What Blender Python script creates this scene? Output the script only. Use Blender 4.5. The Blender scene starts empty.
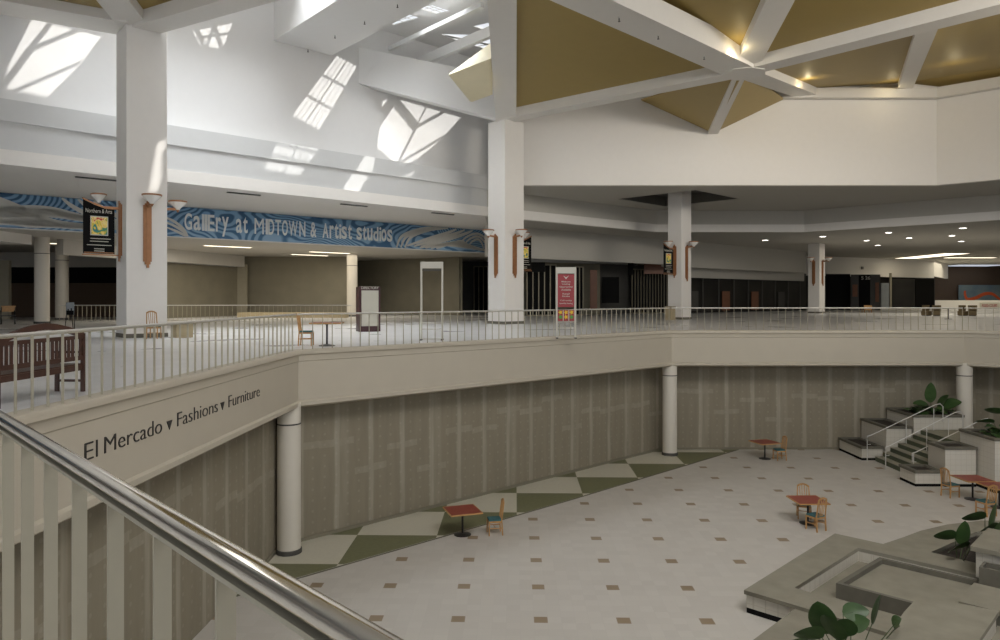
import bpy, bmesh, math, random
from mathutils import Vector, Matrix
random.seed(7)
sc = bpy.context.scene
COL = sc.collection
F, HV, EYE = 728.0, 297.5, 7.15
DECK = 5.6
E2 = Vector((.755, .656)); N2 = Vector((.656, -.755))
PI = math.pi

def P(u, v, Y):           # photo pixel at a depth -> place
    return Vector(((u-500)/F*Y, Y, EYE+(HV-v)/F*Y))
def XY(u, Y): return ((u-500)/F*Y, Y)

# ------------------------------------------------------------------ materials
MATS = {}
def nmat(name):
    m = bpy.data.materials.new(name); m.use_nodes = True
    nt = m.node_tree; b = nt.nodes['Principled BSDF']
    MATS[name] = m
    return m, nt, b
def N(nt, typ, **kw):
    n = nt.nodes.new(typ)
    for k, v in kw.items():
        if k == 'ins':
            for kk, vv in v.items(): n.inputs[kk].default_value = vv
        else: setattr(n, k, v)
    return n
def math_(nt, op, a, b=None, c=None):
    n = nt.nodes.new('ShaderNodeMath'); n.operation = op
    for i, x in enumerate((a, b, c)):
        if x is None: continue
        if isinstance(x, (int, float)): n.inputs[i].default_value = x
        else: nt.links.new(x, n.inputs[i])
    return n.outputs[0]
def mixc(nt, f, a, b):
    n = nt.nodes.new('ShaderNodeMix'); n.data_type = 'RGBA'
    for i, x in ((0, f), (6, a), (7, b)):
        if isinstance(x, (int, float)): n.inputs[i].default_value = x
        elif isinstance(x, tuple): n.inputs[i].default_value = (*x, 1) if len(x) == 3 else x
        else: nt.links.new(x, n.inputs[i])
    return n.outputs[2]
def objxyz(nt):
    tc = nt.nodes.new('ShaderNodeTexCoord'); s = nt.nodes.new('ShaderNodeSeparateXYZ')
    nt.links.new(tc.outputs['Object'], s.inputs[0])
    return tc.outputs['Object'], s.outputs[0], s.outputs[1], s.outputs[2]

def plain(name, col, rough=.6, metal=0, noise=.06, nscale=3, bump=0, bscale=60, spec=.5):
    m, nt, b = nmat(name)
    co, x, y, z = objxyz(nt)
    nz = N(nt, 'ShaderNodeTexNoise', ins={'Scale': nscale, 'Detail': 5}); nt.links.new(co, nz.inputs['Vector'])
    dark = tuple(c*(1-noise*2) for c in col); lite = tuple(min(1, c*(1+noise)) for c in col)
    nt.links.new(mixc(nt, nz.outputs['Fac'], dark, lite), b.inputs['Base Color'])
    b.inputs['Roughness'].default_value = rough; b.inputs['Metallic'].default_value = metal
    b.inputs['Specular IOR Level'].default_value = spec
    if bump:
        n2 = N(nt, 'ShaderNodeTexNoise', ins={'Scale': bscale, 'Detail': 3}); nt.links.new(co, n2.inputs['Vector'])
        bp = N(nt, 'ShaderNodeBump', ins={'Strength': bump, 'Distance': .02})
        nt.links.new(n2.outputs['Fac'], bp.inputs['Height']); nt.links.new(bp.outputs[0], b.inputs['Normal'])
    return m
def emis(name, col, st):
    m, nt, b = nmat(name)
    b.inputs['Base Color'].default_value = (*col, 1)
    b.inputs['Emission Color'].default_value = (*col, 1); b.inputs['Emission Strength'].default_value = st
    return m

plain('white', (.80, .775, .735), .7, noise=.015, bump=.05)
plain('white_upper', (.76, .755, .745), .75, noise=.01)
plain('ring_grey', (.60, .605, .60), .7, noise=.015)
plain('beam', (.74, .715, .67), .7, noise=.015)
plain('fascia', (.50, .455, .37), .55, noise=.03, nscale=1.5, bump=.04)
plain('gold', (.345, .25, .08), .55, noise=.03, nscale=2)
plain('gold_sunlit', (.80, .72, .50), .6, noise=.03)  # the gold made paler, sunlight put into the colour
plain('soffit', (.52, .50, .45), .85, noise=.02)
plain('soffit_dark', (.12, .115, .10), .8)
plain('ceiling_low', (.52, .50, .46), .5, noise=.03)
plain('column_round', (.66, .62, .54), .5, noise=.02)
plain('baluster', (.45, .415, .32), .5, noise=.05, nscale=9)
plain('chrome', (.84, .79, .70), .10, metal=1, noise=.03, nscale=20)
plain('rail_steel', (.78, .77, .74), .38, metal=.6, noise=.04, nscale=12)
plain('copper', (.36, .17, .075), .4, metal=.35, noise=.15, nscale=6)
plain('copper_dark', (.20, .085, .045), .5, noise=.1)
plain('glass_white', (.80, .78, .74), .25, noise=.02)
plain('black', (.008, .008, .008), .8, noise=.05, spec=.1)
plain('blackmetal', (.02, .02, .022), .35, metal=.3)
plain('dark_grey', (.07, .068, .062), .6, noise=.12)
plain('dark_olive', (.22, .20, .145), .75, noise=.12, nscale=.8)
plain('olive_light', (.36, .33, .25), .7, noise=.05)
plain('brown_wall', (.115, .075, .048), .8, noise=.06)
plain('wood_dark', (.075, .032, .022), .45, noise=.25, nscale=8)
plain('wood_light', (.52, .29, .11), .45, noise=.2, nscale=8)
plain('red_top', (.27, .045, .028), .4, noise=.15, nscale=14)
plain('teal', (.045, .14, .155), .8, noise=.15, nscale=20)
plain('sign_red', (.33, .04, .048), .5, noise=.05)
plain('sign_white', (.56, .54, .47), .4, noise=.03)
plain('directory_frame', (.055, .012, .014), .35, noise=.1)
plain('directory_panel', (.52, .50, .42), .4, noise=.04)
plain('soil', (.035, .026, .019), .95, noise=.5, nscale=12, bump=.6, bscale=25)
plain('concrete', (.27, .25, .195), .8, noise=.16, nscale=2.2, bump=.15, bscale=40)
plain('concrete_dark', (.155, .145, .115), .8, noise=.15, nscale=3, bump=.1)
plain('step_green', (.105, .12, .075), .8, noise=.15, nscale=4)
plain('step_tread', (.30, .29, .225), .75, noise=.12, nscale=4)
plain('basket', (.20, .15, .075), .8, noise=.2, nscale=30)
plain('planter_tan', (.42, .35, .22), .8, noise=.08)
plain('text_dark', (.03, .028, .026), .6)
plain('text_white', (.86, .87, .85), .5)
plain('ribbon', (.62, .61, .56), .6, noise=.05)
plain('orange', (.75, .12, .03), .6)
plain('yellow', (.75, .5, .03), .6)
plain('green', (.08, .33, .06), .6)
plain('blue', (.03, .10, .45), .6)
plain('vent_dark', (.10, .10, .095), .6)
plain('poster_grey', (.30, .33, .35), .5, noise=.1)
emis('lamp', (1, .97, .9), 9)
emis('lamp_warm', (1, .88, .66), 2.6)
emis('lamp_cool', (.8, .88, 1), .55)

# leaf
m, nt, b = nmat('leaf')
co, x, y, z = objxyz(nt)
nz = N(nt, 'ShaderNodeTexNoise', ins={'Scale': 4.0}); nt.links.new(co, nz.inputs['Vector'])
nt.links.new(mixc(nt, nz.outputs['Fac'], (.018, .05, .014), (.07, .13, .04)), b.inputs['Base Color'])
b.inputs['Roughness'].default_value = .38
plain('stem', (.06, .09, .03), .6)

# glazing
m = bpy.data.materials.new('glazing'); m.use_nodes = True; MATS['glazing'] = m
nt = m.node_tree; nt.nodes.clear()
o = nt.nodes.new('ShaderNodeOutputMaterial'); mx = nt.nodes.new('ShaderNodeMixShader'); mx.inputs[0].default_value = .06
t = nt.nodes.new('ShaderNodeBsdfTransparent'); g = nt.nodes.new('ShaderNodeBsdfGlossy'); g.inputs['Roughness'].default_value = .05
nt.links.new(t.outputs[0], mx.inputs[1]); nt.links.new(g.outputs[0], mx.inputs[2]); nt.links.new(mx.outputs[0], o.inputs[0])
m = bpy.data.materials.new('frosted'); m.use_nodes = True; MATS['frosted'] = m
nt = m.node_tree; nt.nodes.clear(); o = nt.nodes.new('ShaderNodeOutputMaterial'); mx = nt.nodes.new('ShaderNodeMixShader'); mx.inputs[0].default_value = .5
t = nt.nodes.new('ShaderNodeBsdfTranslucent'); t.inputs[0].default_value = (.9, .93, .97, 1); g = nt.nodes.new('ShaderNodeBsdfDiffuse'); g.inputs[0].default_value = (.85, .88, .92, 1)
nt.links.new(t.outputs[0], mx.inputs[1]); nt.links.new(g.outputs[0], mx.inputs[2]); nt.links.new(mx.outputs[0], o.inputs[0])
# storefront glass: dark, reflective
m, nt, b = nmat('store_glass')
co, x, y, z = objxyz(nt)
nz = N(nt, 'ShaderNodeTexNoise', ins={'Scale': .5, 'Detail': 2}); nt.links.new(co, nz.inputs['Vector'])
nt.links.new(mixc(nt, nz.outputs['Fac'], (.010, .010, .010), (.045, .042, .036)), b.inputs['Base Color'])
b.inputs['Roughness'].default_value = .3; b.inputs['Specular IOR Level'].default_value = .2

# lower floor: square tiles, every sixth one brown
def tile_coords(nt):
    co, x, y, z = objxyz(nt)
    xp = math_(nt, 'SUBTRACT', x, math_(nt, 'MULTIPLY', y, .0213))
    yp = math_(nt, 'ADD', y, math_(nt, 'MULTIPLY', x, .0213))
    return co, xp, yp
def cellfrac(nt, a, off, size):
    s = math_(nt, 'DIVIDE', math_(nt, 'SUBTRACT', a, off), size)
    fl = math_(nt, 'FLOOR', s)
    return fl, math_(nt, 'SUBTRACT', s, fl)
def tiled(name, base, base2, grout, rough, size=.3058, brown=None, ox=.561, oy=16.17, gw=.012, spec=.5, gstr=.5):
    m, nt, b = nmat(name)
    co, xp, yp = tile_coords(nt)
    ix, fx = cellfrac(nt, xp, ox-size/2, size); iy, fy = cellfrac(nt, yp, oy-size/2, size)
    cb = nt.nodes.new('ShaderNodeCombineXYZ'); nt.links.new(ix, cb.inputs[0]); nt.links.new(iy, cb.inputs[1])
    wn = nt.nodes.new('ShaderNodeTexWhiteNoise'); wn.noise_dimensions = '2D'; nt.links.new(cb.outputs[0], wn.inputs['Vector'])
    nz = N(nt, 'ShaderNodeTexNoise', ins={'Scale': .35, 'Detail': 6}); nt.links.new(co, nz.inputs['Vector'])
    f = math_(nt, 'ADD', math_(nt, 'MULTIPLY', wn.outputs['Value'], .55), math_(nt, 'MULTIPLY', nz.outputs['Fac'], .45))
    c = mixc(nt, f, base, base2)
    ed = math_(nt, 'MINIMUM', math_(nt, 'MINIMUM', fx, math_(nt, 'SUBTRACT', 1, fx)), math_(nt, 'MINIMUM', fy, math_(nt, 'SUBTRACT', 1, fy)))
    gr = math_(nt, 'LESS_THAN', ed, gw/size)
    if brown:
        jx, gx = cellfrac(nt, xp, ox-size/2, size*6); jy, gy = cellfrac(nt, yp, oy-size/2, size*6)
        q = math_(nt, 'MULTIPLY', math_(nt, 'LESS_THAN', gx, 1/6), math_(nt, 'LESS_THAN', gy, 1/6))
        c = mixc(nt, q, c, brown)
    c = mixc(nt, math_(nt, 'MULTIPLY', gr, gstr), c, grout)
    nt.links.new(c, b.inputs['Base Color'])
    b.inputs['Roughness'].default_value = rough; b.inputs['Specular IOR Level'].default_value = spec
    rr = math_(nt, 'ADD', math_(nt, 'MULTIPLY', nz.outputs['Fac'], .25), rough-.12)
    nt.links.new(rr, b.inputs['Roughness'])
    return m
tiled('floor_low', (.49, .465, .425), (.555, .53, .487), (.46, .44, .41), .5, brown=(.26, .195, .125), gw=.006, gstr=.3)
tiled('floor_deck', (.58, .58, .58), (.66, .66, .66), (.40, .37, .34), .3, size=.61, gw=.010, gstr=.25)
# checker band
m, nt, b = nmat('checker_band')
co, xp, yp = tile_coords(nt)
ix, fx = cellfrac(nt, xp, -4.76, 2.4); iy, fy = cellfrac(nt, yp, 19.42, 2.4)
par = math_(nt, 'PINGPONG', math_(nt, 'ADD', ix, iy), 1)
nz = N(nt, 'ShaderNodeTexNoise', ins={'Scale': 9.0, 'Detail': 6}); nt.links.new(co, nz.inputs['Vector'])
gcol = mixc(nt, nz.outputs['Fac'], (.12, .125, .06), (.19, .19, .105))
ccol = mixc(nt, nz.outputs['Fac'], (.50, .475, .385), (.58, .555, .46))
nt.links.new(mixc(nt, par, gcol, ccol), b.inputs['Base Color']); b.inputs['Roughness'].default_value = .55

# unpainted plasterboard with taped joints (x along, z up)
m, nt, b = nmat('drywall')
co, x, y, z = objxyz(nt)
ndis = N(nt, 'ShaderNodeTexNoise', ins={'Scale': .9, 'Detail': 5}); nt.links.new(co, ndis.inputs['Vector'])
xd = math_(nt, 'ADD', x, math_(nt, 'MULTIPLY', math_(nt, 'SUBTRACT', ndis.outputs['Fac'], .5), .12))
def band(a, period, off, w):
    i, f = cellfrac(nt, a, off, period)
    d = math_(nt, 'ABSOLUTE', math_(nt, 'SUBTRACT', f, .5))
    mr = nt.nodes.new('ShaderNodeMapRange'); mr.interpolation_type = 'SMOOTHSTEP'
    nt.links.new(d, mr.inputs[0]); mr.inputs[1].default_value = w/period*.4; mr.inputs[2].default_value = w/period
    mr.inputs[3].default_value = 1; mr.inputs[4].default_value = 0
    return i, mr.outputs[0]
i1, b1 = band(xd, 1.22, 0, .13)
i2, b2 = band(xd, 3.66, .25, .22)
cb = nt.nodes.new('ShaderNodeCombineXYZ'); nt.links.new(i1, cb.inputs[0])
wn = nt.nodes.new('ShaderNodeTexWhiteNoise'); wn.noise_dimensions = '3D'; nt.links.new(cb.outputs[0], wn.inputs['Vector'])
zh = math_(nt, 'ADD', math_(nt, 'MULTIPLY', wn.outputs['Value'], 2.2), 1.3)
zd = math_(nt, 'ABSOLUTE', math_(nt, 'SUBTRACT', math_(nt, 'SUBTRACT', z, zh), math_(nt, 'MULTIPLY', ndis.outputs['Fac'], .2)))
b3 = math_(nt, 'LESS_THAN', zd, .10)
ns = N(nt, 'ShaderNodeTexNoise', ins={'Scale': 1.2, 'Detail': 6}); 
mp = nt.nodes.new('ShaderNodeMapping'); mp.inputs['Scale'].default_value = (4, 4, .5)
nt.links.new(co, mp.inputs[0]); nt.links.new(mp.outputs[0], ns.inputs['Vector'])
base = mixc(nt, ns.outputs['Fac'], (.21, .183, .132), (.28, .248, .183))
f = math_(nt, 'MULTIPLY', math_(nt, 'MAXIMUM', math_(nt, 'MULTIPLY', b1, .8), math_(nt, 'MAXIMUM', math_(nt, 'MULTIPLY', b2, .35), math_(nt, 'MULTIPLY', b3, .45))), ns.outputs['Fac'])
c = mixc(nt, math_(nt, 'MULTIPLY', f, .62), base, (.56, .52, .43))
# screw dabs
ixs, fxs = cellfrac(nt, x, 0, .4); izs, fzs = cellfrac(nt, z, 0, .32)
dd = math_(nt, 'ADD', math_(nt, 'POWER', math_(nt, 'MULTIPLY', math_(nt, 'SUBTRACT', fxs, .5), .4), 2), math_(nt, 'POWER', math_(nt, 'MULTIPLY', math_(nt, 'SUBTRACT', fzs, .5), .32), 2))
c = mixc(nt, math_(nt, 'MULTIPLY', math_(nt, 'LESS_THAN', dd, .0016), .14), c, (.5, .47, .4))
nt.links.new(c, b.inputs['Base Color']); b.inputs['Roughness'].default_value = .85

# small square wall tile
m, nt, b = nmat('wall_tile')
tc = nt.nodes.new('ShaderNodeTexCoord'); s = nt.nodes.new('ShaderNodeSeparateXYZ'); nt.links.new(tc.outputs['Object'], s.inputs[0])
gs = []
for k in range(3):
    i_, f_ = cellfrac(nt, s.outputs[k], .013, .2)
    gs.append(math_(nt, 'LESS_THAN', f_, .05))
q = math_(nt, 'MAXIMUM', gs[0], math_(nt, 'MAXIMUM', gs[1], gs[2]))
nt.links.new(mixc(nt, math_(nt, 'MULTIPLY', q, .55), (.60, .57, .50), (.40, .36, .29)), b.inputs['Base Color']); b.inputs['Roughness'].default_value = .45

# blue mural (x along, z up)
m, nt, b = nmat('mural')
co, x, y, z = objxyz(nt)
vo = N(nt, 'ShaderNodeTexVoronoi', ins={'Scale': .42, 'Randomness': 1.0}); vo.feature = 'SMOOTH_F1'; vo.inputs['Smoothness'].default_value = .25
mp = nt.nodes.new('ShaderNodeMapping'); mp.inputs['Scale'].default_value = (.75, 1, 1.5)
nw = N(nt, 'ShaderNodeTexNoise', ins={'Scale': .6, 'Detail': 1}); nt.links.new(co, nw.inputs['Vector'])
ad = nt.nodes.new('ShaderNodeMix'); ad.data_type = 'VECTOR'; ad.inputs[0].default_value = .35
nt.links.new(co, ad.inputs[4]); nt.links.new(nw.outputs['Color'], ad.inputs[5])
nt.links.new(ad.outputs[1], mp.inputs[0]); nt.links.new(mp.outputs[0], vo.inputs['Vector'])
sn = math_(nt, 'SINE', math_(nt, 'MULTIPLY', vo.outputs['Distance'], 125.0))
f = math_(nt, 'MINIMUM', 1, math_(nt, 'MAXIMUM', 0, math_(nt, 'ADD', math_(nt, 'MULTIPLY', sn, 1.1), .6)))
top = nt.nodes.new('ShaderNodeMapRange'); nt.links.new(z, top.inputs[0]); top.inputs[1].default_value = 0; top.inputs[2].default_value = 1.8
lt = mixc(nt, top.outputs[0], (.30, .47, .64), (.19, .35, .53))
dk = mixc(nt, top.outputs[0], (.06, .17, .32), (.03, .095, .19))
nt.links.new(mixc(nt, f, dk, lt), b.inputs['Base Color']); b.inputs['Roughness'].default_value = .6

# abstract banner picture and far-wall painting
m, nt, b = nmat('abstract')
co, x, y, z = objxyz(nt)
nz = N(nt, 'ShaderNodeTexNoise', ins={'Scale': 3.2, 'Detail': 2, 'Distortion': 1.2}); nt.links.new(co, nz.inputs['Vector'])
rp = nt.nodes.new('ShaderNodeValToRGB'); nt.links.new(nz.outputs['Fac'], rp.inputs[0])
els = rp.color_ramp.elements; els[0].position = .3; els[0].color = (.02, .06, .4, 1); els[1].position = .72; els[1].color = (.6, .04, .02, 1)
for p_, c_ in ((.42, (.05, .3, .12, 1)), (.5, (.85, .6, .05, 1)), (.6, (.9, .75, .3, 1))):
    e_ = els.new(p_); e_.color = c_
nt.links.new(rp.outputs[0], b.inputs['Base Color'])
m, nt, b = nmat('painting')
co, x, y, z = objxyz(nt)
nz = N(nt, 'ShaderNodeTexNoise', ins={'Scale': .5, 'Detail': 5}); nt.links.new(co, nz.inputs['Vector'])
nt.links.new(mixc(nt, nz.outputs['Fac'], (.05, .12, .22), (.32, .36, .28)), b.inputs['Base Color'])

# ------------------------------------------------------------------ mesh helpers
class MB:
    def __init__(s): s.v = []; s.f = []; s.smooth = []
    def add(s, vs, fs, smooth=False):
        o = len(s.v); s.v += [tuple(v) for v in vs]; s.f += [tuple(i+o for i in f) for f in fs]; s.smooth += [smooth]*len(fs)
        return s
    def box(s, c, d, rz=0, M=None):
        hx, hy, hz = d[0]/2, d[1]/2, d[2]/2
        R = Matrix.Rotation(rz, 3, 'Z'); c = Vector(c)
        vs = [c + R @ Vector((sx*hx, sy*hy, sz*hz)) for sz in (-1, 1) for sy in (-1, 1) for sx in (-1, 1)]
        if M: vs = [M @ v for v in vs]
        return s.add(vs, [(0, 2, 3, 1), (4, 5, 7, 6), (0, 1, 5, 4), (2, 6, 7, 3), (0, 4, 6, 2), (1, 3, 7, 5)])
    def bar(s, a, b, w, h, up=(0, 0, 1)):        # box from a to b, w sideways, h along up
        a = Vector(a); b = Vector(b); d = (b-a).normalized(); up = Vector(up)
        sd = d.cross(up)
        if sd.length < 1e-4: sd = d.cross(Vector((1, 0, 0)))
        sd.normalize(); u2 = sd.cross(d).normalized()
        vs = [p + sd*sx*w/2 + u2*sz*h/2 for p in (a, b) for sz in (-1, 1) for sx in (-1, 1)]
        return s.add(vs, [(0, 1, 3, 2), (4, 6, 7, 5), (0, 4, 5, 1), (2, 3, 7, 6), (0, 2, 6, 4), (1, 5, 7, 3)])
    def vbeam(s, a, b, w, ha, hb):               # beam with vertical sides, a/b = bottom centre, heights at ends
        a = Vector(a); b = Vector(b); d = (b-a); d.z = 0; d.normalize(); sd = Vector((d.y, -d.x, 0))*w/2
        vs = [a-sd, a+sd, a-sd+Vector((0, 0, ha)), a+sd+Vector((0, 0, ha)), b-sd, b+sd, b-sd+Vector((0, 0, hb)), b+sd+Vector((0, 0, hb))]
        return s.add(vs, [(0, 1, 3, 2), (4, 6, 7, 5), (0, 4, 5, 1), (2, 3, 7, 6), (0, 2, 6, 4), (1, 5, 7, 3)])
    def prism(s, pts, z0, z1):
        n = len(pts)
        a = sum(pts[i][0]*pts[(i+1) % n][1]-pts[(i+1) % n][0]*pts[i][1] for i in range(n))
        if a < 0: pts = pts[::-1]
        vs = [(p[0], p[1], z0) for p in pts]+[(p[0], p[1], z1) for p in pts]
        fs = [tuple(range(n))[::-1], tuple(range(n, 2*n))]+[(i, (i+1) % n, n+(i+1) % n, n+i) for i in range(n)]
        return s.add(vs, fs)
    def slab(s, pts, off):                        # polygon in space with thickness vector
        n = len(pts); off = Vector(off)
        vs = [Vector(p) for p in pts]+[Vector(p)+off for p in pts]
        return s.add(vs, [tuple(range(n)), tuple(range(n, 2*n))[::-1]]+[(i, n+i, n+(i+1) % n, (i+1) % n) for i in range(n)])
    def tube(s, pts, r, seg=10, caps=True):
        pts = [Vector(p) for p in pts]; rings = []
        for i, p in enumerate(pts):
            d = (pts[min(i+1, len(pts)-1)]-pts[max(i-1, 0)]).normalized()
            a = d.cross(Vector((0, 0, 1)))
            if a.length < 1e-3: a = d.cross(Vector((1, 0, 0)))
            a.normalize(); b_ = a.cross(d)
            rr = r[i] if isinstance(r, (list, tuple)) else r
            rings.append([p+(a*math.cos(2*PI*k/seg)+b_*math.sin(2*PI*k/seg))*rr for k in range(seg)])
        vs = [v for rg in rings for v in rg]; fs = []
        for i in range(len(pts)-1):
            for k in range(seg):
                fs.append((i*seg+k, i*seg+(k+1) % seg, (i+1)*seg+(k+1) % seg, (i+1)*seg+k))
        if caps: fs.append(tuple(range(seg))[::-1]); fs.append(tuple(range((len(pts)-1)*seg, len(pts)*seg)))
        return s.add(vs, fs, True)
    def lathe(s, prof, c=(0, 0, 0), seg=24):      # profile of (r, z)
        vs = []; fs = []
        for r, z in prof:
            for k in range(seg): vs.append((c[0]+r*math.cos(2*PI*k/seg), c[1]+r*math.sin(2*PI*k/seg), c[2]+z))
        for i in range(len(prof)-1):
            for k in range(seg): fs.append((i*seg+k, i*seg+(k+1) % seg, (i+1)*seg+(k+1) % seg, (i+1)*seg+k))
        fs.append(tuple(range(seg))[::-1]); fs.append(tuple(range((len(prof)-1)*seg, len(prof)*seg)))
        return s.add(vs, fs, True)
    def build(s, name, mat, parent=None, bevel=0):
        me = bpy.data.meshes.new(name); me.from_pydata(s.v, [], s.f); me.update()
        bm = bmesh.new(); bm.from_mesh(me); bmesh.ops.recalc_face_normals(bm, faces=bm.faces); bm.to_mesh(me); bm.free()
        for p_, sm in zip(me.polygons, s.smooth): p_.use_smooth = sm
        try: me.set_sharp_from_angle(angle=math.radians(40))
        except Exception: pass
        me.materials.append(MATS[mat])
        o = bpy.data.objects.new(name, me); COL.objects.link(o)
        if parent: o.parent = parent
        if bevel:
            bv = o.modifiers.new('bevel', 'BEVEL'); bv.width = bevel; bv.segments = 2; bv.limit_method = 'ANGLE'
        return o

def thing(name, label, cat, loc=(0, 0, 0), rz=0, group=None):
    o = bpy.data.objects.new(name, None); COL.objects.link(o); o.empty_display_size = .2
    o.location = loc; o.rotation_euler = (0, 0, rz); o['label'] = label; o['category'] = cat
    if group: o['group'] = group
    return o
def tag(o, label, cat, group=None):
    o['label'] = label; o['category'] = cat
    if group: o['group'] = group
    return o
def struct(o): o['kind'] = 'structure'; return o
def dup(root, loc, rz, label, group=None):
    r = root.copy(); COL.objects.link(r); r.location = loc; r.rotation_euler = (0, 0, rz); r['label'] = label
    if group: r['group'] = group
    for ch in list(root.children):
        c = ch.copy(); COL.objects.link(c); c.parent = r
        for g in list(ch.children):
            d = g.copy(); COL.objects.link(d); d.parent = c
    return r
def wall(name, a, b, z0, z1, mat, th=.2, back=None, kind=True):   # wall from a to b; local x along, z up; thickness away from viewer
    a = Vector((a[0], a[1])); b = Vector((b[0], b[1])); d = b-a; L = d.length
    rz = math.atan2(d.y, d.x)
    nrm = Vector((-d.y, d.x)).normalized()       # left of direction
    sgn = 1 if nrm.dot(Vector((a+b)/2)) > 0 else -1
    o = MB().box((L/2, sgn*th/2, (z1-z0)/2), (L, th, z1-z0)).build(name, mat)
    o.location = (a.x, a.y, z0); o.rotation_euler = (0, 0, rz)
    if kind: struct(o)
    return o
def curve_mesh(name, outer, holes, z, th, mat):
    cu = bpy.data.curves.new(name, 'CURVE'); cu.dimensions = '2D'; cu.fill_mode = 'BOTH'; cu.extrude = th/2
    for pl in [outer]+holes:
        sp = cu.splines.new('POLY'); sp.points.add(len(pl)-1)
        for i, p in enumerate(pl): sp.points[i].co = (p[0], p[1], 0, 1)
        sp.use_cyclic_u = True
    o = bpy.data.objects.new(name, cu); COL.objects.link(o)
    me = bpy.data.meshes.new_from_object(o.evaluated_get(bpy.context.evaluated_depsgraph_get()))
    COL.objects.unlink(o); bpy.data.objects.remove(o)
    me.materials.clear(); me.materials.append(MATS[mat])
    o = bpy.data.objects.new(name, me); COL.objects.link(o); o.location.z = z
    return o
def text_mesh(name, s, width, height, mat, parent=None, ext=.01, off=0, space=1.0):
    cu = bpy.data.curves.new(name, 'FONT'); cu.body = s; cu.extrude = ext; cu.offset = off; cu.space_character = space
    o = bpy.data.objects.new(name, cu); COL.objects.link(o)
    bpy.context.view_layer.update()
    me = bpy.data.meshes.new_from_object(o.evaluated_get(bpy.context.evaluated_depsgraph_get()))
    COL.objects.unlink(o); bpy.data.objects.remove(o)
    xs = [v.co.x for v in me.vertices]; ys = [v.co.y for v in me.vertices]
    x0, x1, y0, y1 = min(xs), max(xs), min(ys), max(ys)
    sx = width/(x1-x0); sy = height/(y1-y0)
    for v in me.vertices:   # stand it up: x along, z up, facing -y
        x, y, z = v.co
        v.co = ((x-x0)*sx, -z, (y-y0)*sy)
    me.materials.clear(); me.materials.append(MATS[mat])
    o = bpy.data.objects.new(name, me); COL.objects.link(o)
    if parent: o.parent = parent
    return o

# ------------------------------------------------------------------ plan of the void
P0 = (-6.05, 7.15); P1 = (-5.66, 20.5); P2 = (7.75, 32.8); P3 = (20.9, 32.8); P4 = (30., 24.); P5 = (30., 2.); P6 = (10., -9.1)
# near edge runs P0 -> P6 along (.69,-.72); the camera stands outside it
DN = Vector((.69, -.72)).normalized(); NN = Vector((.72, .69)).normalized()
P0 = tuple(NN*.55 + DN*(-((6.1+NN.x*.55)/DN.x))); P6 = tuple(NN*.55+DN*12)
VOID = [P0, P1, P2, P3, P4, P5, P6]

fl = MB().prism([(-60, -25), (90, -25), (90, 70), (-60, 70)], -.3, 0).build('floor', 'floor_low'); struct(fl)
bandp = [(-6.33, 17.45), (-5.18, 18.58), (2.5, 25.78), (11.15, 34.22), (7.66, 34.22), (-6.28, 20.95)]
struct(MB().prism(bandp, .0, .004).build('trim_1', 'checker_band'))
struct(MB().bar((-6.33, 17.4, .004), (2.55, 25.75, .004), .07, .006).bar((2.55, 25.75, .004), (11.2, 34.2, .004), .07, .006).build('trim_2', 'concrete_dark'))
def grow(pl, o):
    out = []; n = len(pl)
    for i in range(n):
        d1 = (Vector(pl[i])-Vector(pl[i-1])).normalized(); d2 = (Vector(pl[(i+1) % n])-Vector(pl[i])).normalized()
        n1 = Vector((-d1.y, d1.x)); n2 = Vector((-d2.y, d2.x)); m_ = n1+n2; m_ = m_/m_.dot(n1)
        out.append((pl[i][0]+m_.x*o, pl[i][1]+m_.y*o))
    return out
dk = curve_mesh('floor_upper', [(-75, -25), (110, -25), (110, 150), (-75, 150)], [grow(VOID, .3)], DECK-.16, .32, 'floor_deck'); dk.name = 'floor'; struct(dk)

# fascia swept round the void
def sweep(name, poly, prof, mat, closed=False):
    n = len(poly); mb = MB(); rings = []
    for i, p in enumerate(poly):
        p = Vector(p)
        d1 = (Vector(poly[i])-Vector(poly[i-1])).normalized() if (i > 0 or closed) else None
        d2 = (Vector(poly[(i+1) % n])-Vector(poly[i])).normalized() if (i < n-1 or closed) else None
        if d1 is None: d1 = d2
        if d2 is None: d2 = d1
        n1 = Vector((d1.y, -d1.x)); n2 = Vector((d2.y, -d2.x))     # right of direction = into the void
        m_ = (n1+n2); m_ = m_/(m_.dot(n1))
        rings.append([(p.x+m_.x*o, p.y+m_.y*o, z) for o, z in prof])
    k = len(prof); vs = [v for r in rings for v in r]; fs = []
    for i in range(n if closed else n-1):
        for j in range(k):
            a = i*k+j; b_ = i*k+(j+1) % k; c_ = ((i+1) % n)*k+(j+1) % k; d_ = ((i+1) % n)*k+j
            fs.append((a, b_, c_, d_))
    if not closed: fs.append(tuple(range(k))); fs.append(tuple(range((n-1)*k, n*k))[::-1])
    mb.add(vs, fs)
    return struct(mb.build(name, mat))
prof = [(-.55, 5.42), (-.30, 5.67), (.03, 5.67), (.05, 5.64), (.05, 5.55), (.015, 5.53), (.0, 5.50), (0, 5.36), (-.02, 5.34), (-.02, 4.24), (.04, 4.20), (.04, 4.10), (-.06, 4.04), (-1.2, 4.04), (-1.2, 4.6)]
sweep('trim_3', [VOID[6]]+VOID[:6], prof, 'fascia')
# underside ceiling of deck near the walls
ud = curve_mesh('ceiling', [(-60, -25), (90, -25), (90, 70), (-60, 70)], [grow(VOID, .3)], 4.35, .1, 'soffit'); ud.name = 'ceiling'; struct(ud)

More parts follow.
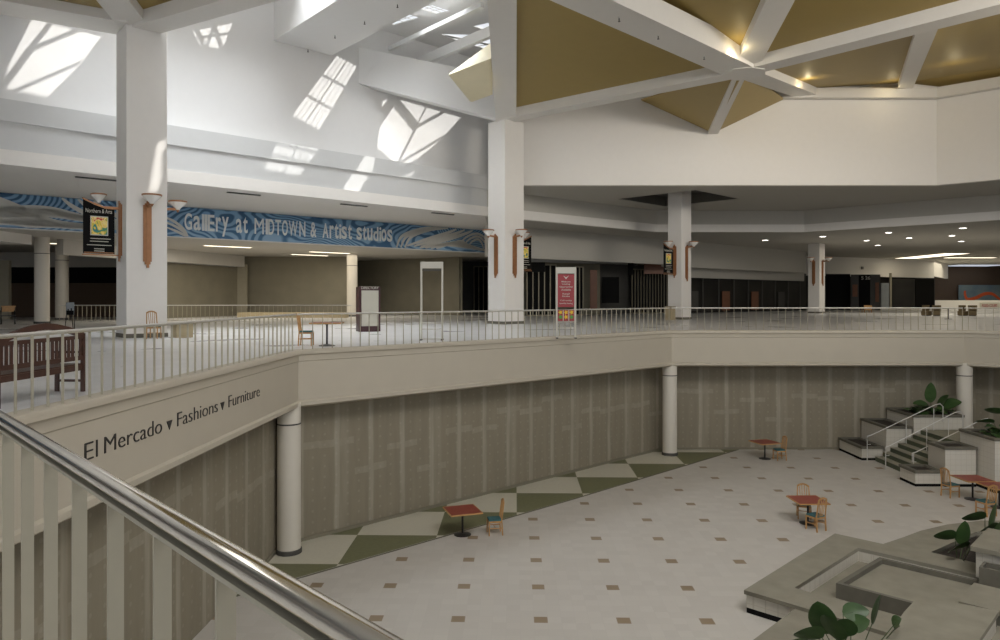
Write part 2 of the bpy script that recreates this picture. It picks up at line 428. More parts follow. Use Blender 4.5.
# lower walls
WL = (-6.28, 20.92)
wall('wall_left', (-6.75, 3), WL, 0, 4.4, 'drywall')
wall('wall_back_left', WL, (7.62, 34.28), 0, 4.4, 'drywall')
wall('wall_back', (7.62, 34.28), (22.6, 34.28), 0, 4.4, 'drywall')
wall('wall_right', (22.4, 34.28), (31.8, 24.6), 0, 4.4, 'drywall')
for nm, a, b_ in (('baseboard_left', (-6.27, 18), (-6.26, 20.9)), ('baseboard_back_left', (-6.24, 20.9), (7.64, 34.22)), ('baseboard_back', (7.64, 34.26), (15.9, 34.26))):
    struct(MB().bar((a[0], a[1], .05), (b_[0], b_[1], .05), .03, .1).build(nm, 'dark_olive'))
# round columns under the deck
def round_col(x, y, r, z0, z1, label, ring_z=None, mat='column_round', base=True):
    t = thing('round_column', label, 'column', (x, y, z0))
    MB().lathe([(r, 0), (r, (ring_z or z1)-z0-.02), (r-.015, (ring_z or z1)-z0-.02), (r-.015, (ring_z or z1)-z0+.01), (r, (ring_z or z1)-z0+.01), (r, z1-z0)], seg=40).build('shaft', mat, t)
    if ring_z: MB().lathe([(r+.004, ring_z-z0-.02), (r+.004, ring_z-z0+.02)], seg=40).build('joint_ring', 'dark_grey', t)
    if base: MB().lathe([(r+.03, 0), (r+.03, .11), (r+.005, .13)], seg=40).build('base_ring', 'dark_grey', t)
    return t
round_col(-5.92, 20.42, .325, 0, 4.2, 'round white column with dark base at the corner left of the green and cream floor band', 3.62)
round_col(7.72, 33.1, .325, 0, 4.2, 'round white column at the far wall corner where the checkered floor band ends', 3.62)
round_col(21.05, 33.0, .325, 0, 4.2, 'round white column behind the stepped planters and stairs', 3.62)

# fascia lettering
def fas_x(y): return -5.66-(20.5-y)*((P1[0]-P0[0])/(P1[1]-P0[1]))+.0
def on_fascia(y): return Vector((fas_x(y), y, 0))
dF = (Vector((P1[0], P1[1]))-Vector((P0[0], P0[1]))).normalized(); rF = math.atan2(dF.y, dF.x); nF = Vector((dF.y, -dF.x))
def yf(u): return 6.367/((500-u)/F+.0345)
fs_ = thing('fascia_lettering', 'thin dark lettering reading El Mercado, Fashions, Furniture on the left balcony fascia', 'sign', (fas_x(yf(84))-.02*nF.x+.0, yf(84), 4.785), rF)
L0 = yf(84)
def word(s, u0, u1, h, dz=0):
    o = text_mesh('word', s, yf(u1)-yf(u0), h, 'text_dark', fs_, ext=.006, off=-.014); o.location = (yf(u0)-L0, -.008, dz)
word('El', 84.5, 97.5, .25); word('Mercado', 104.5, 162, .25)
word('Fashions', 177.5, 218, .25); word('Furniture', 229, 260, .25)
for u in (169.5, 222.7):
    y = yf(u)-L0
    MB().slab([(y-.10, -.004, .16), (y+.10, -.004, .16), (y, -.004, .0)], (0, -.012, 0)).build('triangle', 'text_dark', fs_)

# ------------------------------------------------------------------ railings
def railing(label, a, b, pitch, zb, ztop, tube_r=.024, matr='rail_steel', phase=0, group=None, bw=.038, bt=.008, name='railing'):
    a = Vector(a); b = Vector(b); d = b-a; L = d.length; rz = math.atan2(d.y, d.x)
    t = thing(name, label, 'railing', (a.x, a.y, zb), rz, group)
    h = ztop-zb
    MB().tube([(0, 0, h-tube_r), (L, 0, h-tube_r)], tube_r, 20).build('handrail', matr, t)
    MB().box((L/2, 0, h-2*tube_r-.008), (L, .044, .010)).build('top_bar', 'baluster', t)
    n = int((L-phase)/pitch)
    first = None
    for i in range(n+1):
        x = phase+i*pitch
        if first is None:
            first = MB().box((0, 0, (h-2*tube_r-.013)/2), (bt, bw, h-2*tube_r-.013)).build('baluster', 'baluster', t); first.location.x = x
        else:
            c = first.copy(); COL.objects.link(c); c.parent = t; c.location.x = x
    return t
def inset(a, b, o):   # shift a segment outward from the void
    a = Vector(a[:2]); b = Vector(b[:2]); d = (b-a).normalized(); n = Vector((d.y, -d.x))
    return a-n*o, b-n*o
ZT = EYE-.459
# near rail: centre line .574 m from the eye
qa = NN*.574+DN*2.2; qb = NN*.574+DN*(-(6.05+NN.x*.574)/DN.x+.12)
railing('steel railing in the foreground with a polished chrome handrail', qb, qa, .333, 5.66, ZT, .024, 'chrome', .22)
MB_ = None
for lab, a, b_ in (('balcony railing above the left fascia with the lettering', P0, P1), ('balcony railing on the long diagonal fascia in the middle', P1, P2),
                   ('balcony railing on the far straight fascia at right', P2, P3), ('balcony railing past the far right corner of the fascia', P3, P4)):
    a2, b2 = inset(a, b_, .10)
    railing(lab, a2, b2, .315 if a is not P2 else .333, 5.665, 6.70, .022, 'rail_steel', .16)
railing('distant railing behind the left square column', XY(58, 48), XY(352, 48), .30, DECK, 6.66, .022, 'rail_steel', .1)

# ------------------------------------------------------------------ upper ring: square columns, faces, ceilings
RZ = math.atan2(E2.y, E2.x)
CA = (-14.15, 28.75); CB = (.35, 43.1); CC = (12.8, 51.9); CD = (31.3, 72.0)
def sq_col(c, s, z1, label):
    t = thing('square_column', label, 'column', (c[0], c[1], DECK), RZ)
    MB().box((0, 0, (z1-DECK)/2), (s, s, z1-DECK)).build('shaft', 'white', t, .02)
    MB().box((0, 0, .08), (s+.05, s+.05, .16)).build('plinth', 'concrete_dark', t)
    return t
sq_col(CA, 1.48, 17.6, 'tall white square column at left holding the black banner')
sq_col(CB, 1.5, 17.5, 'tall white square column in the middle of the photo')
sq_col(CC, 1.16, 14.92, 'white square column rising into the dark diamond ceiling recess')
sq_col(CD, 1.15, 12.46, 'smallest white square column far right among the dark shopfronts')

FL = [(-34, 14.8), (-.84, 47.0), (12.6, 58.4), (24.4, 58.4), (46, 37.5)]
def off(pl, o):      # offset a polyline to the viewer's side
    out = []
    for i, p in enumerate(pl):
        ds = []
        if i > 0: ds.append((Vector(p)-Vector(pl[i-1])).normalized())
        if i < len(pl)-1: ds.append((Vector(pl[i+1])-Vector(p)).normalized())
        ns = [Vector((d.y, -d.x)) for d in ds]; m_ = sum(ns, Vector((0, 0))); m_ = m_/m_.dot(ns[0])
        out.append((p[0]+m_.x*o, p[1]+m_.y*o))
    return out
def strip_wall(name, pl, z0, z1, mat, th=.25, o=0):
    a = off(pl, o); b_ = off(pl, o-th); mb = MB(); n = len(pl)
    vs = []
    for i in range(n): vs += [(*a[i], z0), (*a[i], z1), (*b_[i], z1), (*b_[i], z0)]
    fs = []
    for i in range(n-1):
        for j in range(4): fs.append((i*4+j, i*4+(j+1) % 4, (i+1)*4+(j+1) % 4, (i+1)*4+j))
    fs += [(0, 1, 2, 3), tuple(range((n-1)*4, n*4))[::-1]]
    return struct(mb.add(vs, fs).build(name, mat))
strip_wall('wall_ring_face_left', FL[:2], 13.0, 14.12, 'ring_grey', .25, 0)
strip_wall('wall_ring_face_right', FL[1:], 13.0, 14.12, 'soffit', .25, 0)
strip_wall('wall_ring_fascia', FL, 12.40, 13.0, 'white', .45, .10)
strip_wall('trim_4', FL[:2]+[(1.4, 48.9)], 14.12, 15.0, 'ring_grey', 1.6, .08)   # ledge below the upper wall
GL = off(FL[:2]+[(1.4, 48.9)], -.6)
strip_wall('wall_upper_left', GL, 15.0, 23.0, 'white_upper', .3, 0)
# right upper drum wall facing the camera
WR = [(1.2, 45.0), (27.0, 45.0), (42, 30.5)]
strip_wall('wall_upper_right', WR, 14.12, 23.0, 'white', .3, 0)
strip_wall('trim_5', WR, 14.08, 14.5, 'white', .45, .06)
# soffit between drum and ring with diamond recess
dia = [(8.3, 51.6), (12.7, 47.3), (17.0, 51.6), (12.7, 56.0)]
so = curve_mesh('ceiling_ring', [(.9, 45.2), (27.2, 45.2), (42.3, 30.6), (47, 37), (24.4, 58.5), (12.6, 58.5), (-.6, 47.2)], [dia], 14.25, .25, 'soffit'); so.name = 'ceiling'; struct(so)
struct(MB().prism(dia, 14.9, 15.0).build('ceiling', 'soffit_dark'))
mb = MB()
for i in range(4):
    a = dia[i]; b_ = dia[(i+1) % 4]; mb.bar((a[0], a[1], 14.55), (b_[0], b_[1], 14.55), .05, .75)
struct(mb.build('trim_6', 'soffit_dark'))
# mezzanine ceiling behind the ring
FB = off(FL, -.2)
struct(MB().prism([FB[0], FB[1], (-.5, 58.5), (-25, 38), (-50, 17)], 12.47, 12.62).build('ceiling', 'white'))
struct(MB().prism([FB[1], FB[2], FB[3], FB[4], (150, 60), (150, 150), (-.5, 150), (-.9, 58.2)], 12.46, 12.6).build('ceiling', 'soffit'))

# sconces
def sconce_parts(t, sc_=1.0):
    # local: plate on the column face at y=0, sticks out to -y
    MB().box((0, -.03, -.1), (.30, .06, 1.95)).box((0, -.06, -.12), (.20, .06, 2.1)).box((0, -.09, -.14), (.09, .05, 2.3)).build('back_plate', 'copper', t)
    MB().bar((0, -.05, .86), (0, -.62, .90), .05, .09).build('arm', 'copper', t)
    b = MB().lathe([(.07, .86), (.10, .92), (.27, 1.06), (.34, 1.14)], (0, -.62, 0), 24).build('bowl', 'glass_white', t)
    MB().lathe([(.355, 1.14), (.36, 1.19), (.34, 1.20)], (0, -.62, 0), 24).build('rim', 'copper', b)
    MB().lathe([(.03, .78), (.05, .83), (.08, .87)], (0, -.62, 0), 12).build('finial', 'copper', b)
FACE = {'n': (N2, RZ), 'e': (E2, RZ+PI/2), '-e': (-E2, RZ-PI/2)}
def face_pt(c, s, k, o=.0):
    d, r = FACE[k]; return (c[0]+d.x*(s/2+o), c[1]+d.y*(s/2+o)), r
proto = None
for c, s, k, lab in ((CA, 1.48, 'n', 'copper wall sconce with bowl on the front face of the left column'),
                     (CA, 1.48, 'e', 'copper sconce on the right side of the left column, only its bowl showing'),
                     (CB, 1.5, 'n', 'copper sconce on the right front face of the middle column'),
                     (CB, 1.5, '-e', 'copper sconce on the left face of the middle column'),
                     (CC, 1.12, 'n', 'copper sconce on the right face of the column under the diamond recess'),
                     (CD, 1.15, 'n', 'copper sconce on the right face of the smallest far column'),
                     (CD, 1.15, '-e', 'copper sconce on the left face of the smallest far column')):
    (x, y), r = face_pt(c, s, k)
    if proto is None:
        proto = thing('wall_sconce', lab, 'wall lamp', (x, y, 9.74), r, 'copper sconces on the square columns'); sconce_parts(proto); proto.scale = (1, 1, 1.12)
    else: dup(proto, (x, y, 9.74), r, lab).scale = (1, 1, 1.12)
def banner(c, s, k, lab, fac=1.0):
    (x, y), r = face_pt(c, s, k)
    t = thing('banner_sconce', lab, 'banner', (x, y, 9.86), r); t.scale = (1, .78, 1.02)
    MB().box((0, -.03, -.1), (.30, .06, 1.95)).box((0, -.07, -.12), (.18, .05, 2.1)).box((0, -.10, -.14), (.08, .05, 2.3)).build('back_plate', 'copper', t)
    MB().bar((0, -.06, .72), (0, -.75, .72), .05, .10).bar((0, -.75, .72), (0, -1.2, .84), .05, .07).bar((0, -1.2, .84), (0, -1.72, 1.02), .05, .05).build('arm', 'copper', t)
    b = MB().lathe([(.07, .86), (.10, .92), (.27, 1.06), (.34, 1.14)], (0, -1.0, .02), 24).build('bowl', 'glass_white', t)
    MB().lathe([(.355, 1.14), (.36, 1.19), (.34, 1.20)], (0, -1.0, .02), 24).build('rim', 'copper', b)
    w = MB().add([(0.012, -.30, .70), (0.012, -.75, .70), (0.012, -1.2, .80), (0.012, -1.68, .98), (0.012, -1.68, -1.02), (0.012, -.30, -1.02),
                  (-.012, -.30, .70), (-.012, -.75, .70), (-.012, -1.2, .80), (-.012, -1.68, .98), (-.012, -1.68, -1.02), (-.012, -.30, -1.02)],
                 [(0, 1, 2, 3, 4, 5), (11, 10, 9, 8, 7, 6)]+[(i, i+6, (i+1) % 6+6, (i+1) % 6) for i in range(6)]).build('banner_cloth', 'black', t)
    for sd in (1, -1):
        MB().box((sd*.02, -.98, .02), (.012, .78, .72)).build('picture_border', 'sign_white', w)
        MB().box((sd*.024, -.98, .02), (.014, .70, .64)).build('picture', 'abstract', w)
        mb = MB(); 
        for i, (yy, zz, hw) in enumerate(((-.92, -.46, .5), (-.98, -.56, .45), (-.98, -.70, .6), (-.98, -.84, .25), (-.98, -.92, .25))):
            mb.box((sd*.02, yy, zz), (.012, hw*2*.9, .028))
        mb.build('text_lines', 'directory_panel', w)
        o = text_mesh('heading', 'Northern & Arts', 1.15, .15, 'sign_white', w, ext=.004)
        o.rotation_euler = (0, 0, -PI/2 if sd < 0 else PI/2)
        o.location = (sd*.02, -.42 if sd < 0 else -1.57, .50)
    MB().bar((0, -.06, -1.06), (0, -1.72, -1.06), .04, .04).bar((0, -.34, -.98), (0, -1.64, -.98), .03, .03).build('bottom_rod', 'copper', t)
    return t
banner(CA, 1.48, '-e', 'black banner with a bright abstract picture hanging from the left column')
banner(CB, 1.5, 'e', 'black banner mostly hidden behind the right edge of the middle column')
banner(CC, 1.12, '-e', 'small black banner on the column under the diamond recess')

# ------------------------------------------------------------------ roof structure
ROOFZ = 22.6
SUN = Vector((E2.x*.72+N2.x*.42, E2.y*.72+N2.y*.42, 1.0))
gA, gB = Vector(GL[0]), Vector(GL[1])
fA, fB = Vector(FL[0]), Vector(FL[1])
def hit(u, v, A, B):      # where the sight line through a pixel meets a vertical wall line
    k = (u-500)/F; d = B-A
    t = (k*A.y-A.x)/(d.x-k*d.y); y = A.y+t*d.y
    return P(u, v, y)
def up(p, z=ROOFZ): return p+SUN*(z-p.z)
openings = []   # (list of roof points, bars)
def opening(px, A, B, bars=(), colface=False):
    pts = [up(hit(u, v, A, B)) for u, v in px]
    bs = [(up(hit(a, b_, A, B)), up(hit(c, d, A, B)), w) for a, b_, c, d, w in bars]
    openings.append((pts, bs))
def grid(q, nu, nv, wu, wv, extra=3):
    # q corners px: a,b,c,d ; a-b short, a-d long
    a, b_, c, d = [Vector(p) for p in q]; out = []
    def L(p0, p1, w): out.append((p0.x, p0.y, p1.x, p1.y, w))
    for i in range(1, nu*extra):
        f_ = i/(nu*extra); L(a.lerp(b_, f_), d.lerp(c, f_), wu if i % extra == 0 else .022)
    for j in range(1, nv):
        f_ = j/nv; L(a.lerp(d, f_), b_.lerp(c, f_), wv)
    return out
q3 = [(290.8, 116.7), (318.9, 132), (358.2, 66), (337, 54.8)]
opening(q3, gA, gB, grid(q3, 2, 3, .08, .06))
q4 = [(263, 171), (303, 179), (320, 146), (278, 136)]
opening(q4, fA, fB, grid(q4, 2, 3, .08, .06))
opening([(376, 149), (382, 101), (391, 96), (462, 117), (444, 138), (419, 160), (399, 169)], gA, gB,
        [(388, 94, 416, 128, .26), (416, 128, 394, 172, .17), (416, 128, 452, 108, .15), (428, 104, 416, 128, .10), (396, 166, 446, 136, .12)])
opening([(341, 191), (360, 155), (374, 158), (371, 173), (356, 198)], fA, fB)
opening([(397, 184), (404, 172), (420, 168), (408, 181)], fA, fB, [(396, 180, 420, 168, .2)])
opening([(0, 90), (8, 64), (32, 17), (103, 36), (82, 65), (47, 100)], gA, gB,
        [(32, 50, 90, 26, .15), (0, 92, 32, 48, .26), (30, 50, 54, 20, .2), (8, 95, 80, 64, .12)])
opening([(190, 31), (234, 22), (223, 51), (199, 48)], gA, gB, [(196, 30, 206, 50, .1), (206, 50, 214, 26, .1), (214, 26, 222, 50, .1), (190, 40, 232, 34, .07)])
# patch on the left square column's front face
cf = Vector(CA)+N2*.74
cfa, cfb = cf-E2*.74, cf+E2*.74
opening([(147, 195), (156, 142), (167.5, 138), (167.5, 165), (158, 195)], cfa, cfb)
def rp(u, v): y = (ROOFZ-EYE)*F/(HV-v); return Vector(((u-500)/F*y, y, ROOFZ))
skyq = [rp(402, 34), rp(492, 6), rp(500, -90), rp(440, -60)]
rf = curve_mesh('ceiling_roof', [(-80, -30), (110, -30), (110, 120), (-80, 120)], [[(p.x, p.y) for p in pts] for pts, bs in openings], ROOFZ+.03, .06, 'white_upper'); rf.name = 'ceiling'; struct(rf)
for i, (pts, bs) in enumerate(openings):
    w = MB().slab([(p.x, p.y, ROOFZ+.08) for p in pts], (0, 0, .01)).build('window_%d' % (i+1), 'glazing'); struct(w)
    n = len(pts); mb = MB()
    for k in range(n): mb.bar(pts[k]+Vector((0, 0, .03)), pts[(k+1) % n]+Vector((0, 0, .03)), .06, .05)
    mb.build('window_frame', 'white_upper', w)
    if bs:
        mb = MB()
        for a, b_, wd in bs: mb.bar(a+Vector((0, 0, .05)), b_+Vector((0, 0, .05)), wd, .02)
        mb.build('mullion', 'white_upper', w)

tn = [6]
def trim(mb, mat='beam', parent=None):
    tn[0] += 1; return struct(mb.build('trim_%d' % tn[0], mat))
def ext(a, b, f): return Vector(a)+(Vector(b)-Vector(a))*f
Bt = Vector((CB[0], CB[1]-.6, 17.45)); At = Vector((CA[0], CA[1]-.3, 17.5))
H = P(744, 74, 34.5)
Q1e = ext(H, P(600, 9, 27.6), 1.5)
Q1w = P(806, 96, 44.6)
Q2e = ext(H, P(990, 12, 26.9), 1.8)
SUe = ext(H, P(781, 0, 28.0), 2.2)
Wm = P(713, 134, 44.9)
Bce = P(502, 0, 29.7); Bce = ext(Bt, Bce, 1.46)
S2 = ext(H, P(990, 12, 26.9), .80); R2 = P(905, 90, 44.9)
trim(MB().vbeam(H, Q1e, 1.6, .95, .95))
trim(MB().vbeam(H+Vector((0, 0, .02)), Q1w, 1.2, .9, .9))
trim(MB().vbeam(H+Vector((0, 0, .03)), Q2e, 1.05, .95, .95))
trim(MB().vbeam(H+Vector((0, 0, .05)), SUe, 1.1, .9, .9))
trim(MB().vbeam(H+Vector((0, 0, .3)), Wm, .6, .7, .7))
trim(MB().vbeam(Bt, H+Vector((0, 0, .0)), .95, .95, .95))
trim(MB().vbeam(Bt+Vector((0, 0, -.03)), Bce, 1.2, .9, .9))
trim(MB().vbeam(S2+Vector((0, 0, .25)), R2, .8, .7, .7))
struct(MB().lathe([(1.02, 0), (1.02, .97)], tuple(H-Vector((0, 0, .01))), 8).build('trim_60', 'beam'))
# ring beam at the top of the drum
RB = [(15.6, 44.75), (26.8, 44.75), (42, 30.2)]
strip_wall('trim_50', RB, 19.35, 19.95, 'beam', .5, .35)
# left bay beams
Ace = ext(At, P(112, 0, 26.1), 4.5)
Are = ext(At, P(258, -2, 25.2), 2.2)
hitA = Vector((-20.9, 28.2, 18.65))
trim(MB().vbeam(At+Vector((0, 0, .02)), Ace, 1.15, .95, .95))
trim(MB().vbeam(At, Are, 1.0, .95, .95))
trim(MB().vbeam(At+Vector((0, 0, .04)), hitA, 1.9, 1.0, 1.0))
WB = hit(362, 84, gA, gB); WB.z -= .0
trim(MB().vbeam(Bt+Vector((-.2, .3, .01)), WB+Vector((-.2, .05, 0)), .5, 2.6, 2.0), 'white_upper')
# deep cross beams under the skylight, square to the wall
def cross(u0, u1, z, L, shrink=0, top=ROOFZ):
    a = hit(u0, 50, gA, gB); b_ = hit(u1, 50, gA, gB)
    d = (b_-a); d.z = 0; d.normalize(); n = Vector((d.y, -d.x, 0)); n = Vector((N2.x, N2.y, 0))
    a = Vector((a.x, a.y, 0)); b_ = Vector((b_.x, b_.y, 0))-d*shrink
    return MB().prism([(a.x, a.y), (b_.x, b_.y), (b_+n*L).to_tuple()[:2], (a+n*L).to_tuple()[:2]], z, top)
trim(cross(274, 337, 20.35, 9.7, .35), 'white_upper')
trim(cross(388, 391, 21.5, 8.5, top=21.75), 'white_upper')
trim(cross(416, 420, 21.0, 8.0, top=21.55), 'white_upper')
# sprinkler heads hang below the beams
def sprinkler(p, lab):
    t = thing('sprinkler_head', lab, 'sprinkler', (p.x, p.y, p.z), 0, 'sprinkler heads under the ceiling beams')
    MB().lathe([(.045, -.03), (.045, 0)], seg=10).build('escutcheon', 'rail_steel', t)
    MB().lathe([(.012, -.16), (.05, -.16), (.05, -.15), (.02, -.14), (.02, -.03)], seg=8).build('head', 'dark_grey', t)
for i, (f_, w) in enumerate(((.66, 'nearest the top edge of the frame'), (.48, 'second from the top edge'), (.24, 'nearest the hub of beams'))):
    sprinkler(ext(H, P(600, 9, 27.6), f_*1.35)-Vector((0, 0, .0)), 'sprinkler head under the broad diagonal beam, '+w)
for i, (u, v, w) in enumerate(((308, 49, 'nearest the wall'), (335, 35, 'second from the wall'), (364.5, 21, 'third from the wall'), (397.5, 4, 'fourth from the wall'))):
    y = (20.35-EYE)*F/(HV-v)
    sprinkler(P(u, v, y), 'sprinkler head under the wide white cross beam, '+w)

UPV = Vector((0, 0, .45))
def panel(pts, mat='gold', o=.45):
    tn[0] += 1
    return struct(MB().slab([Vector(p)+Vector((0, 0, o)) for p in pts], (0, 0, .06)).build('ceiling', mat))
W1 = P(641, 101, 44.9); W2 = P(784, 100, 44.9)
panel([Bt, H, Bce]); panel([H, Bce, SUe]); panel([H, SUe, Q2e])
panel([H, S2, R2, Q1w]); 
R3 = P(940, 94, 44.9); R4 = Vector((42, 30.2, 19.5))
panel([S2, R2, R3, R4, Q2e])
panel([H+Vector((0, 0, .2)), W1, Wm], o=.05); panel([H+Vector((0, 0, .2)), Wm, W2], o=.05)
panel([Bt, H, W1, Vector((1.3, 45.0, 19.3))], 'beam')
panel([At, Ace, Are]); panel([At, Ace, Vector((-24, 15, 18.6)), hitA])
# folded gold panel left of the middle column, sunlit look put into its paler colour
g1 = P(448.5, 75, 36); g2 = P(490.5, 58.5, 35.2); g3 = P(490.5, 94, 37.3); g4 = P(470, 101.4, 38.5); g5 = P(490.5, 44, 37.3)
struct(MB().slab([g1, g2, g3, g4], (.1, .25, .04)).slab([g1, g5, g2], (.05, .1, .12)).build('ceiling', 'gold_sunlit'))

# ------------------------------------------------------------------ mural bulkhead and the mall behind it
MA, MBp = (-46, 18.9), (-1.04, 57.8)
sl = .866
def my(x): return 57.8+sl*(x+1.04)
wall('wall_mural', (-46, my(-46)), (-.3, my(-.3)), 10.66, 12.55, 'white', .3)
mu0 = (-40, my(-40)); mu1 = (-.9, my(-.9)); dM = (Vector(mu1)-Vector(mu0)).normalized(); rM = math.atan2(dM.y, dM.x); nM = Vector((dM.y, -dM.x))
mural = thing('mural_sign', 'long blue wavy mural sign reading Gallery at Midtown & Artist Studios', 'sign', (mu0[0]+nM.x*.04, mu0[1]+nM.y*.04, 10.7), rM)
LM = (Vector(mu1)-Vector(mu0)).length
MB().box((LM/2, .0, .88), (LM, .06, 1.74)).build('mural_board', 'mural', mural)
def mu_x(u):
    k = (u-500)/F; A = Vector(mu0); B = Vector(mu1); d = B-A; t = (k*A.y-A.x)/(d.x-k*d.y); return t*d.length
def mu_z(v, u):
    x = mu_x(u); y = mu0[1]+dM.y*x; return EYE+(HV-v)/F*y-10.7
lx = mu_x(183)
NAR = dict(i=.32, l=.32, I=.36, t=.7, r=.7, M=1.5, m=1.2, W=1.5, O=.95, N=1.05, A=1.0, G=1.0)
for s_, u0, u1 in (('GallEry', 184, 229.5), ('at', 235.5, 248), ('MIDTOWN', 254, 306), ('&', 310, 317), ('Artist', 322, 352), ('studios', 356, 392.5)):
    a, b_ = mu_x(u0), mu_x(u1); ws = [NAR.get(c, .95) for c in s_]; tot = sum(ws); x_ = a
    for c, w_ in zip(s_, ws):
        cw = (b_-a)*w_/tot; hh = {'y': 1.2, 'a': .86, 'r': .86, 's': .86, 'u': .86, 'o': .86}.get(c, .98); zz = .42-(.28 if c == 'y' else 0)
        o = text_mesh('letter', c, cw*.82, hh, 'text_white', mural, ext=.03, off=0 if c in 'MW' else .014); o.location = (x_, -.04, zz); x_ += cw
# pale ribbons painted at both ends
def ribbon(pts, w):
    pts = [Vector((p[0], 0, p[1])) for p in pts]; sm = []
    for i in range(len(pts)-1):
        p0 = pts[max(i-1, 0)]; p1 = pts[i]; p2 = pts[i+1]; p3 = pts[min(i+2, len(pts)-1)]
        for k in range(8):
            t = k/8; sm.append(.5*((2*p1)+(p2-p0)*t+(2*p0-5*p1+4*p2-p3)*t*t+(3*p1-3*p2+p3-p0)*t*t*t))
    sm.append(pts[-1]); vs = []; fs = []
    n = len(sm)
    for i, p in enumerate(sm):
        d = (sm[min(i+1, n-1)]-sm[max(i-1, 0)]).normalized(); s = Vector((-d.z, 0, d.x)); ww = w*(.35+.65*math.sin(PI*(i+.6)/(n+.2)))/2
        for q in (p+s*ww, p-s*ww): vs.append((q.x, -.045, min(1.74, max(.02, q.z))))
    for i in range(n-1): fs.append((2*i, 2*i+1, 2*i+3, 2*i+2))
    return vs, fs
rbs = {}
def R_(u0, *pts, w=.16):
    vs, fs = ribbon([(mu_x(u0)+a, b_) for a, b_ in pts], w); rbs.setdefault(300 if u0 > 300 else u0, MB()).add(vs, fs)
for k in range(3):
    R_(396, (k*.35, .05), (.5+k*.4, .9), (2.2+k*.4, 1.5), (3.6+k*.5, 1.7), w=.24)
    R_(396, (.9+k*.6, .2), (2.6+k*.8, .75), (4.4+k*.8, 1.3), (5.4+k*.8, 1.68), w=.26)
for k in range(4):
    R_(396, (2.0+k*.5, .12), (4.2+k*.5, .45+k*.1), (6.5, .35+k*.05), (8.6, .12), w=.26)
for k in range(3):
    R_(455, (.2+k*.45, .3), (1.0+k*.3, 1.1-k*.15), (2.2, 1.45-k*.22), (3.2-k*.3, .9-k*.1), (3.4-k*.3, .2), w=.18)
for k in range(3):
    R_(166, (-.2+k*.1, 1.1-k*.3), (.35+k*.1, .9-k*.3), (.9+k*.05, .5-k*.2), (1.2, .05), w=.16)
for k in range(5):
    R_(0, (-3, 1.5-k*.25), (-.8, 1.6-k*.28), (1.0, 1.0-k*.2), (2.4, .45-k*.06), (5, .3-k*.04), w=.26)
for k in range(4):
    R_(0, (-2, .3+k*.12), (1.5, .75+k*.12), (3.4, .7+k*.04), (5.2, .35), (6.0, .22), w=.3)
for k in range(3):
    R_(0, (2.7+k*.75, 1.72), (3.3+k*.75, 1.25), (4.4+k*.7, .75), (5.9+k*.5, .3), w=.24)
for k in range(3):
    R_(0, (-3, .12+k*.09), (1.5, .2+k*.1), (4, .26+k*.05), (7, .18), w=.14)
for rb in rbs.values(): rb.build('ribbon_pattern', 'ribbon', mural)

# ceilings and walls behind
struct(MB().prism([(-60, 7), (-.3, my(-.3)), (-.3, 100), (-60, 100)], 10.72, 10.86).build('ceiling', 'ceiling_low'))
wall('wall_panel_right', XY(356, 71), XY(459, 64), DECK, 10.72, 'dark_olive', .3)
wall('wall_panel_centre', XY(236, 63.5), XY(357, 63.5), DECK, 10.72, 'dark_olive', .3)
wall('wall_panel_left', XY(120, 50.0), XY(240, 63), DECK, 9.75, 'dark_olive', .3)
struct(MB().bar((*XY(60, 44.5), 10.25), (*XY(242, 62.5), 10.25), .5, .95).build('trim_7', 'ceiling_low'))
struct(MB().bar((*XY(238, 62.8), 7.8), (*XY(247, 62.8), 7.8), .3, 4.4).build('trim_8', 'olive_light'))
wall('wall_brown_store', XY(-60, 58), XY(130, 58), DECK, 8.35, 'brown_wall', .3)
wall('wall_dark_band', XY(-60, 57.8), XY(130, 57.8), 8.3, 9.6, 'black', .3)
wall('wall_store_header', XY(-60, 57.6), XY(130, 57.6), 9.55, 10.8, 'soffit', .3)
wall('wall_return', XY(459, 64.2), XY(459, 75), DECK, 10.72, 'dark_olive', .3)
wall('wall_recess', XY(455, 72), XY(530, 74), DECK, 10.72, 'dark_grey', .3)
struct(MB().box((*XY(3, 52), 7.7), (1.0, .3, 4.2)).build('trim_9', 'olive_light'))
struct(MB().box((*XY(-6, 40), 10.45), (2.2, 3, .55)).build('trim_10', 'white'))

# gates with vertical bars (shop shutters)
def gate(u0, Y0, u1, Y1, h, n, label, frame='olive_light'):
    a = Vector(XY(u0, Y0)); b_ = Vector(XY(u1, Y1)); d = b_-a; L = d.length
    t = thing('shop_gate', label, 'security gate', (a.x, a.y, DECK), math.atan2(d.y, d.x))
    MB().box((L/2, .1, h/2), (L, .05, h)).build('dark_backing', 'black', t)
    MB().box((L/2, 0, h-.05), (L, .08, .10)).build('top_track', frame, t); MB().box((L/2, 0, .05), (L, .08, .10)).build('bottom_track', frame, t)
    first = None
    for i in range(n+1):
        if first is None: first = MB().box((0, 0, h/2), (.09, .05, h)).build('bar', frame, t)
        else:
            c = first.copy(); COL.objects.link(c); c.parent = t; c.location.x = L*i/n
    return t
gate(474, 70.5, 488, 71, 4.6, 3, 'barred door beside the left edge of the middle column', 'dark_olive')
